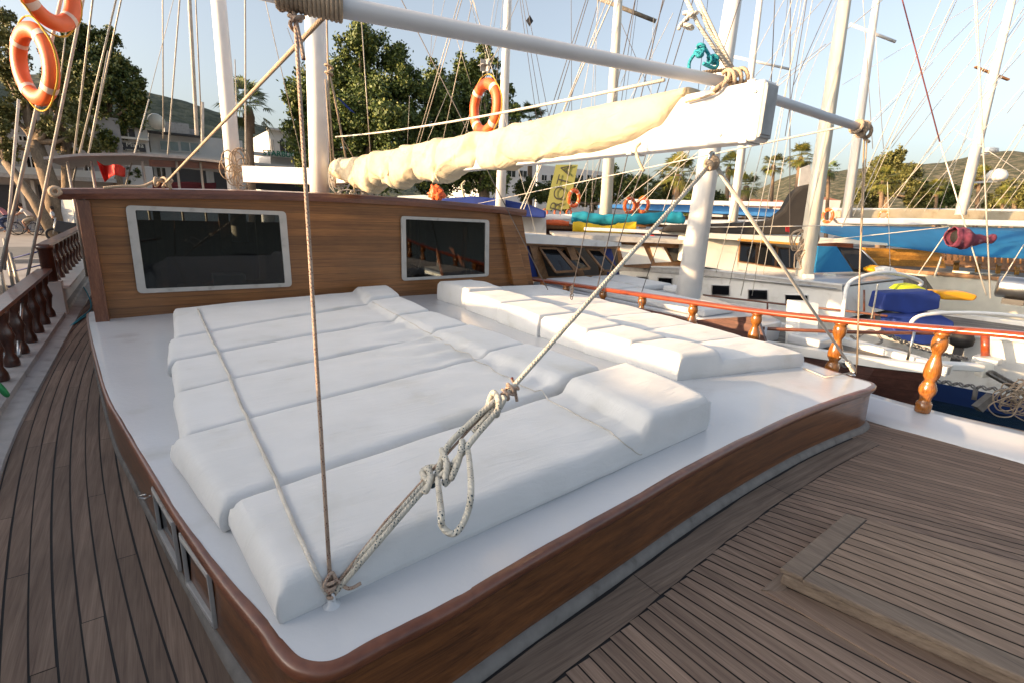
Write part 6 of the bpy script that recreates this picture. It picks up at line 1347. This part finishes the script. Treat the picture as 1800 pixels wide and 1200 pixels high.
def bike(px, py, D, wpx, label, hd=1):
    c = Pd(px, py, D); c = V((c.x, c.y, QZ)); s = .33; L = 1.02; x = V((hd, 0, 0)); t = thing('bicycle', label, 'bicycle', c, 'bicycles on the quay')
    A = c+x*(-L/2)+V((0, 0, s)); B = c+x*(L/2)+V((0, 0, s))
    for p in (A, B):
        b = MB(); b.torus(p, (0, 1, 0), s-.02, .022, 26, 6); wo = b.build('wheel', M['black'], t)
        b = MB()
        for k in range(8): a = k*math.pi/8; b.tube([p+V((math.cos(a), 0, math.sin(a)))*s*.92, p-V((math.cos(a), 0, math.sin(a)))*s*.92], .004, 4)
        b.build('spokes', M['steel'], wo)
    st = A+x*.35+V((0, 0, .42)); bb = c+x*(-.05)+V((0, 0, .28)); hs = B-x*.18+V((0, 0, .50))
    b = MB()
    for a_, c_ in [(A, bb), (A, st), (st, bb), (st-V((0, 0, .06)), hs), (bb, hs-V((0, 0, .1))), (hs, B)]: b.tube([a_, c_], .016, 6)
    b.build('frame', M['navy'], t); b = MB(); b.box(st+V((0, 0, .06)), (.24, .12, .05)); b.build('saddle', M['black'], t, .015)
    b = MB(); b.tube([hs, hs+V((0, 0, .14))], .014, 6); b.tube([hs+V((0, -.26, .16)), hs+V((0, .26, .16))], .014, 6); b.build('handlebar', M['dark'], t)
    return c, st, hs, bb
def skinned(name, joints, edges, m, parent=None, sub=2):
    me = bpy.data.meshes.new(name); me.from_pydata([tuple(j[0]) for j in joints], edges, []); o = bpy.data.objects.new(name, me); col.objects.link(o)
    o.modifiers.new('skin', 'SKIN'); sv = me.skin_vertices[0].data
    for i, j in enumerate(joints): sv[i].radius = (j[1], j[1]); sv[i].use_root = (i == 0)
    sd = o.modifiers.new('sub', 'SUBSURF'); sd.levels = sub; sd.render_levels = sub
    dg = bpy.context.evaluated_depsgraph_get(); me2 = bpy.data.meshes.new_from_object(o.evaluated_get(dg)); bpy.data.objects.remove(o)
    for p in me2.polygons: p.use_smooth = True
    me2.materials.clear(); return link(name, me2, m, parent)
def person(label, base, face_dir, pose, shirt, pants, hair='hair', H=1.68, lean=0):
    """pose: dict of joint offsets (forward, side, up) in metres for a 1.7 m figure"""
    f = V(face_dir).normalized(); s_ = V((0, 0, 1)).cross(f); k = H/1.7; base = V(base)
    t = thing('person', label, 'person', base, 'people on the quay')
    P = lambda a: base+(f*a[0]+s_*a[1]+V((0, 0, a[2])))*k
    J = [('pel', .13), ('wst', .115), ('cst', .14), ('nk', .055), ('hd0', .075), ('hd1', .085), ('shL', .06), ('elL', .042), ('wrL', .03), ('haL', .035), ('shR', .06), ('elR', .042), ('wrR', .03), ('haR', .035), ('hpL', .09), ('knL', .06), ('anL', .04), ('toL', .035), ('hpR', .09), ('knR', .06), ('anR', .04), ('toR', .035)]
    idx = {n: i for i, (n, r) in enumerate(J)}; jo = [(P(pose[n]), r*k) for n, r in J]
    E = [('pel', 'wst'), ('wst', 'cst'), ('cst', 'nk'), ('nk', 'hd0'), ('hd0', 'hd1'), ('cst', 'shL'), ('shL', 'elL'), ('elL', 'wrL'), ('wrL', 'haL'), ('cst', 'shR'), ('shR', 'elR'), ('elR', 'wrR'), ('wrR', 'haR'), ('pel', 'hpL'), ('hpL', 'knL'), ('knL', 'anL'), ('anL', 'toL'), ('pel', 'hpR'), ('hpR', 'knR'), ('knR', 'anR'), ('anR', 'toR')]
    skinned('body', jo, [(idx[a], idx[b_]) for a, b_ in E], M['skin'], t)
    def sub(names, grow, m, nm, cut=None):
        ii = {n: i for i, n in enumerate(names)}; jj = []
        for n in names:
            p = P(pose[n]); r = dict(J)[n]*k+grow
            if cut and n in cut: q, fr = cut[n]; p = P(pose[q]).lerp(p, fr)
            jj.append((p, r))
        ee = [(ii[a], ii[b_]) for a, b_ in E if a in ii and b_ in ii]; skinned(nm, jj, ee, m, t)
    sub(['pel', 'wst', 'cst', 'shL', 'elL', 'shR', 'elR'], .022, M[shirt], 'shirt', {'elL': ('shL', .8), 'elR': ('shR', .8)})
    full = pants == 'jeans'
    sub(['pel', 'hpL', 'knL', 'hpR', 'knR'] + (['anL', 'anR'] if full else []), .024, M[pants], 'trousers')
    c = P(pose['hd1']); bm = bmesh.new(); bmesh.ops.create_icosphere(bm, subdivisions=3, radius=.112*k)
    for v_ in list(bm.verts):
        if v_.co.dot(f) > .055*k and v_.co.z < .05*k: bm.verts.remove(v_)
    me = bpy.data.meshes.new('hair'); bm.to_mesh(me); bm.free(); me.transform(Matrix.Translation(c+V((0, 0, .02*k))-f*.012)); link('hair', me, M[hair], t)
    return t
STAND = dict(pel=(0, 0, .95), wst=(0, 0, 1.10), cst=(0, 0, 1.32), nk=(.01, 0, 1.46), hd0=(.02, 0, 1.55), hd1=(.02, 0, 1.62), shL=(0, .18, 1.38), elL=(-.04, .23, 1.12), wrL=(.08, .22, .92), haL=(.11, .21, .84), shR=(0, -.18, 1.38), elR=(-.04, -.23, 1.12), wrR=(.06, -.22, .90), haR=(.09, -.21, .82), hpL=(0, .09, .90), knL=(.12, .10, .50), anL=(.02, .10, .10), toL=(.16, .10, .04), hpR=(0, -.09, .90), knR=(-.04, -.10, .50), anR=(-.22, -.10, .13), toR=(-.10, -.10, .04))
RIDE = dict(pel=(-.28, 0, .92), wst=(-.20, 0, 1.06), cst=(-.04, 0, 1.26), nk=(.06, 0, 1.38), hd0=(.10, 0, 1.46), hd1=(.12, 0, 1.53), shL=(-.02, .18, 1.31), elL=(.14, .22, 1.14), wrL=(.30, .22, 1.04), haL=(.36, .22, 1.03), shR=(-.02, -.18, 1.31), elR=(.14, -.22, 1.14), wrR=(.30, -.22, 1.04), haR=(.36, -.22, 1.03), hpL=(-.26, .09, .88), knL=(.10, .12, .72), anL=(-.02, .12, .34), toL=(.12, .12, .30), hpR=(-.26, -.09, .88), knR=(.08, -.12, .56), anR=(-.08, -.12, .16), toR=(.06, -.12, .12))
def qp(px, D): p = Pd(px, 400, D); return V((p.x, p.y, QZ))
bike(50, 400, 26, 70, 'dark blue bicycle ridden by the boy in the white shirt', -1); person('boy in a white shirt and shorts riding the dark blue bicycle', qp(47, 26)+V((-.0, 0, 0)), (-1, 0, 0), RIDE, 'shirt', 'shorts')
bike(84, 400, 26.3, 60, 'dark bicycle standing just right of the boy on the bicycle', 1); person('child in a pink top riding the bicycle beside the walking boy', qp(82, 26.4), (-1, 0, 0), RIDE, 'shirtp', 'shorts', H=1.5)
person('boy in a white shirt and blue jeans walking beside the white painted post', qp(97, 26.0), (-1, .1, 0), STAND, 'shirt', 'jeans', H=1.5)
bike(8, 400, 26, 60, 'bicycle cut off by the left edge of the picture', -1); person('person in a light top on the bicycle at the left edge', qp(6, 26.2), (-1, 0, 0), RIDE, 'shirtp', 'jeans')
person('person in a pink top standing in front of the dark shop door', qp(68, 31), (0, -1, 0), STAND, 'shirtp', 'jeans'); person('person in white standing farther back near the white door frame', qp(24, 33), (0, -1, 0), STAND, 'shirt', 'jeans')
person('person in a light shirt standing between the two riders', qp(60, 29), (.3, -1, 0), STAND, 'shirt', 'shorts')
mc = thing('motorbike', 'black parked motorbike with a seated load beside the wheelhouse corner', 'motorbike', qp(122, 24)); c = qp(120, 24)
for dx in (-.6, .6):
    b = MB(); b.torus(c+V((dx, 0, .3)), (0, 1, 0), .24, .06, 22, 8); b.build('wheel', M['black'], mc)
b = MB(); b.prism([c+V((-.55, -.12, .45)), c+V((-.1, -.12, .35)), c+V((.5, -.12, .5)), c+V((.6, -.12, .8)), c+V((.1, -.12, .85)), c+V((-.4, -.12, .95))], (0, 1, 0), .24); b.build('body', M['dark'], mc, .04)
b = MB(); b.tube([c+V((-.6, 0, .3)), c+V((-.4, 0, 1.05))], .03, 6); b.tube([c+V((-.42, -.3, 1.05)), c+V((-.42, .3, 1.05))], .02, 6); b.build('handlebar', M['steel'], mc)
b = MB(); b.box(c+V((.6, 0, 1.0)), (.35, .4, .35)); b.build('top_box', M['dark'], mc, .03)
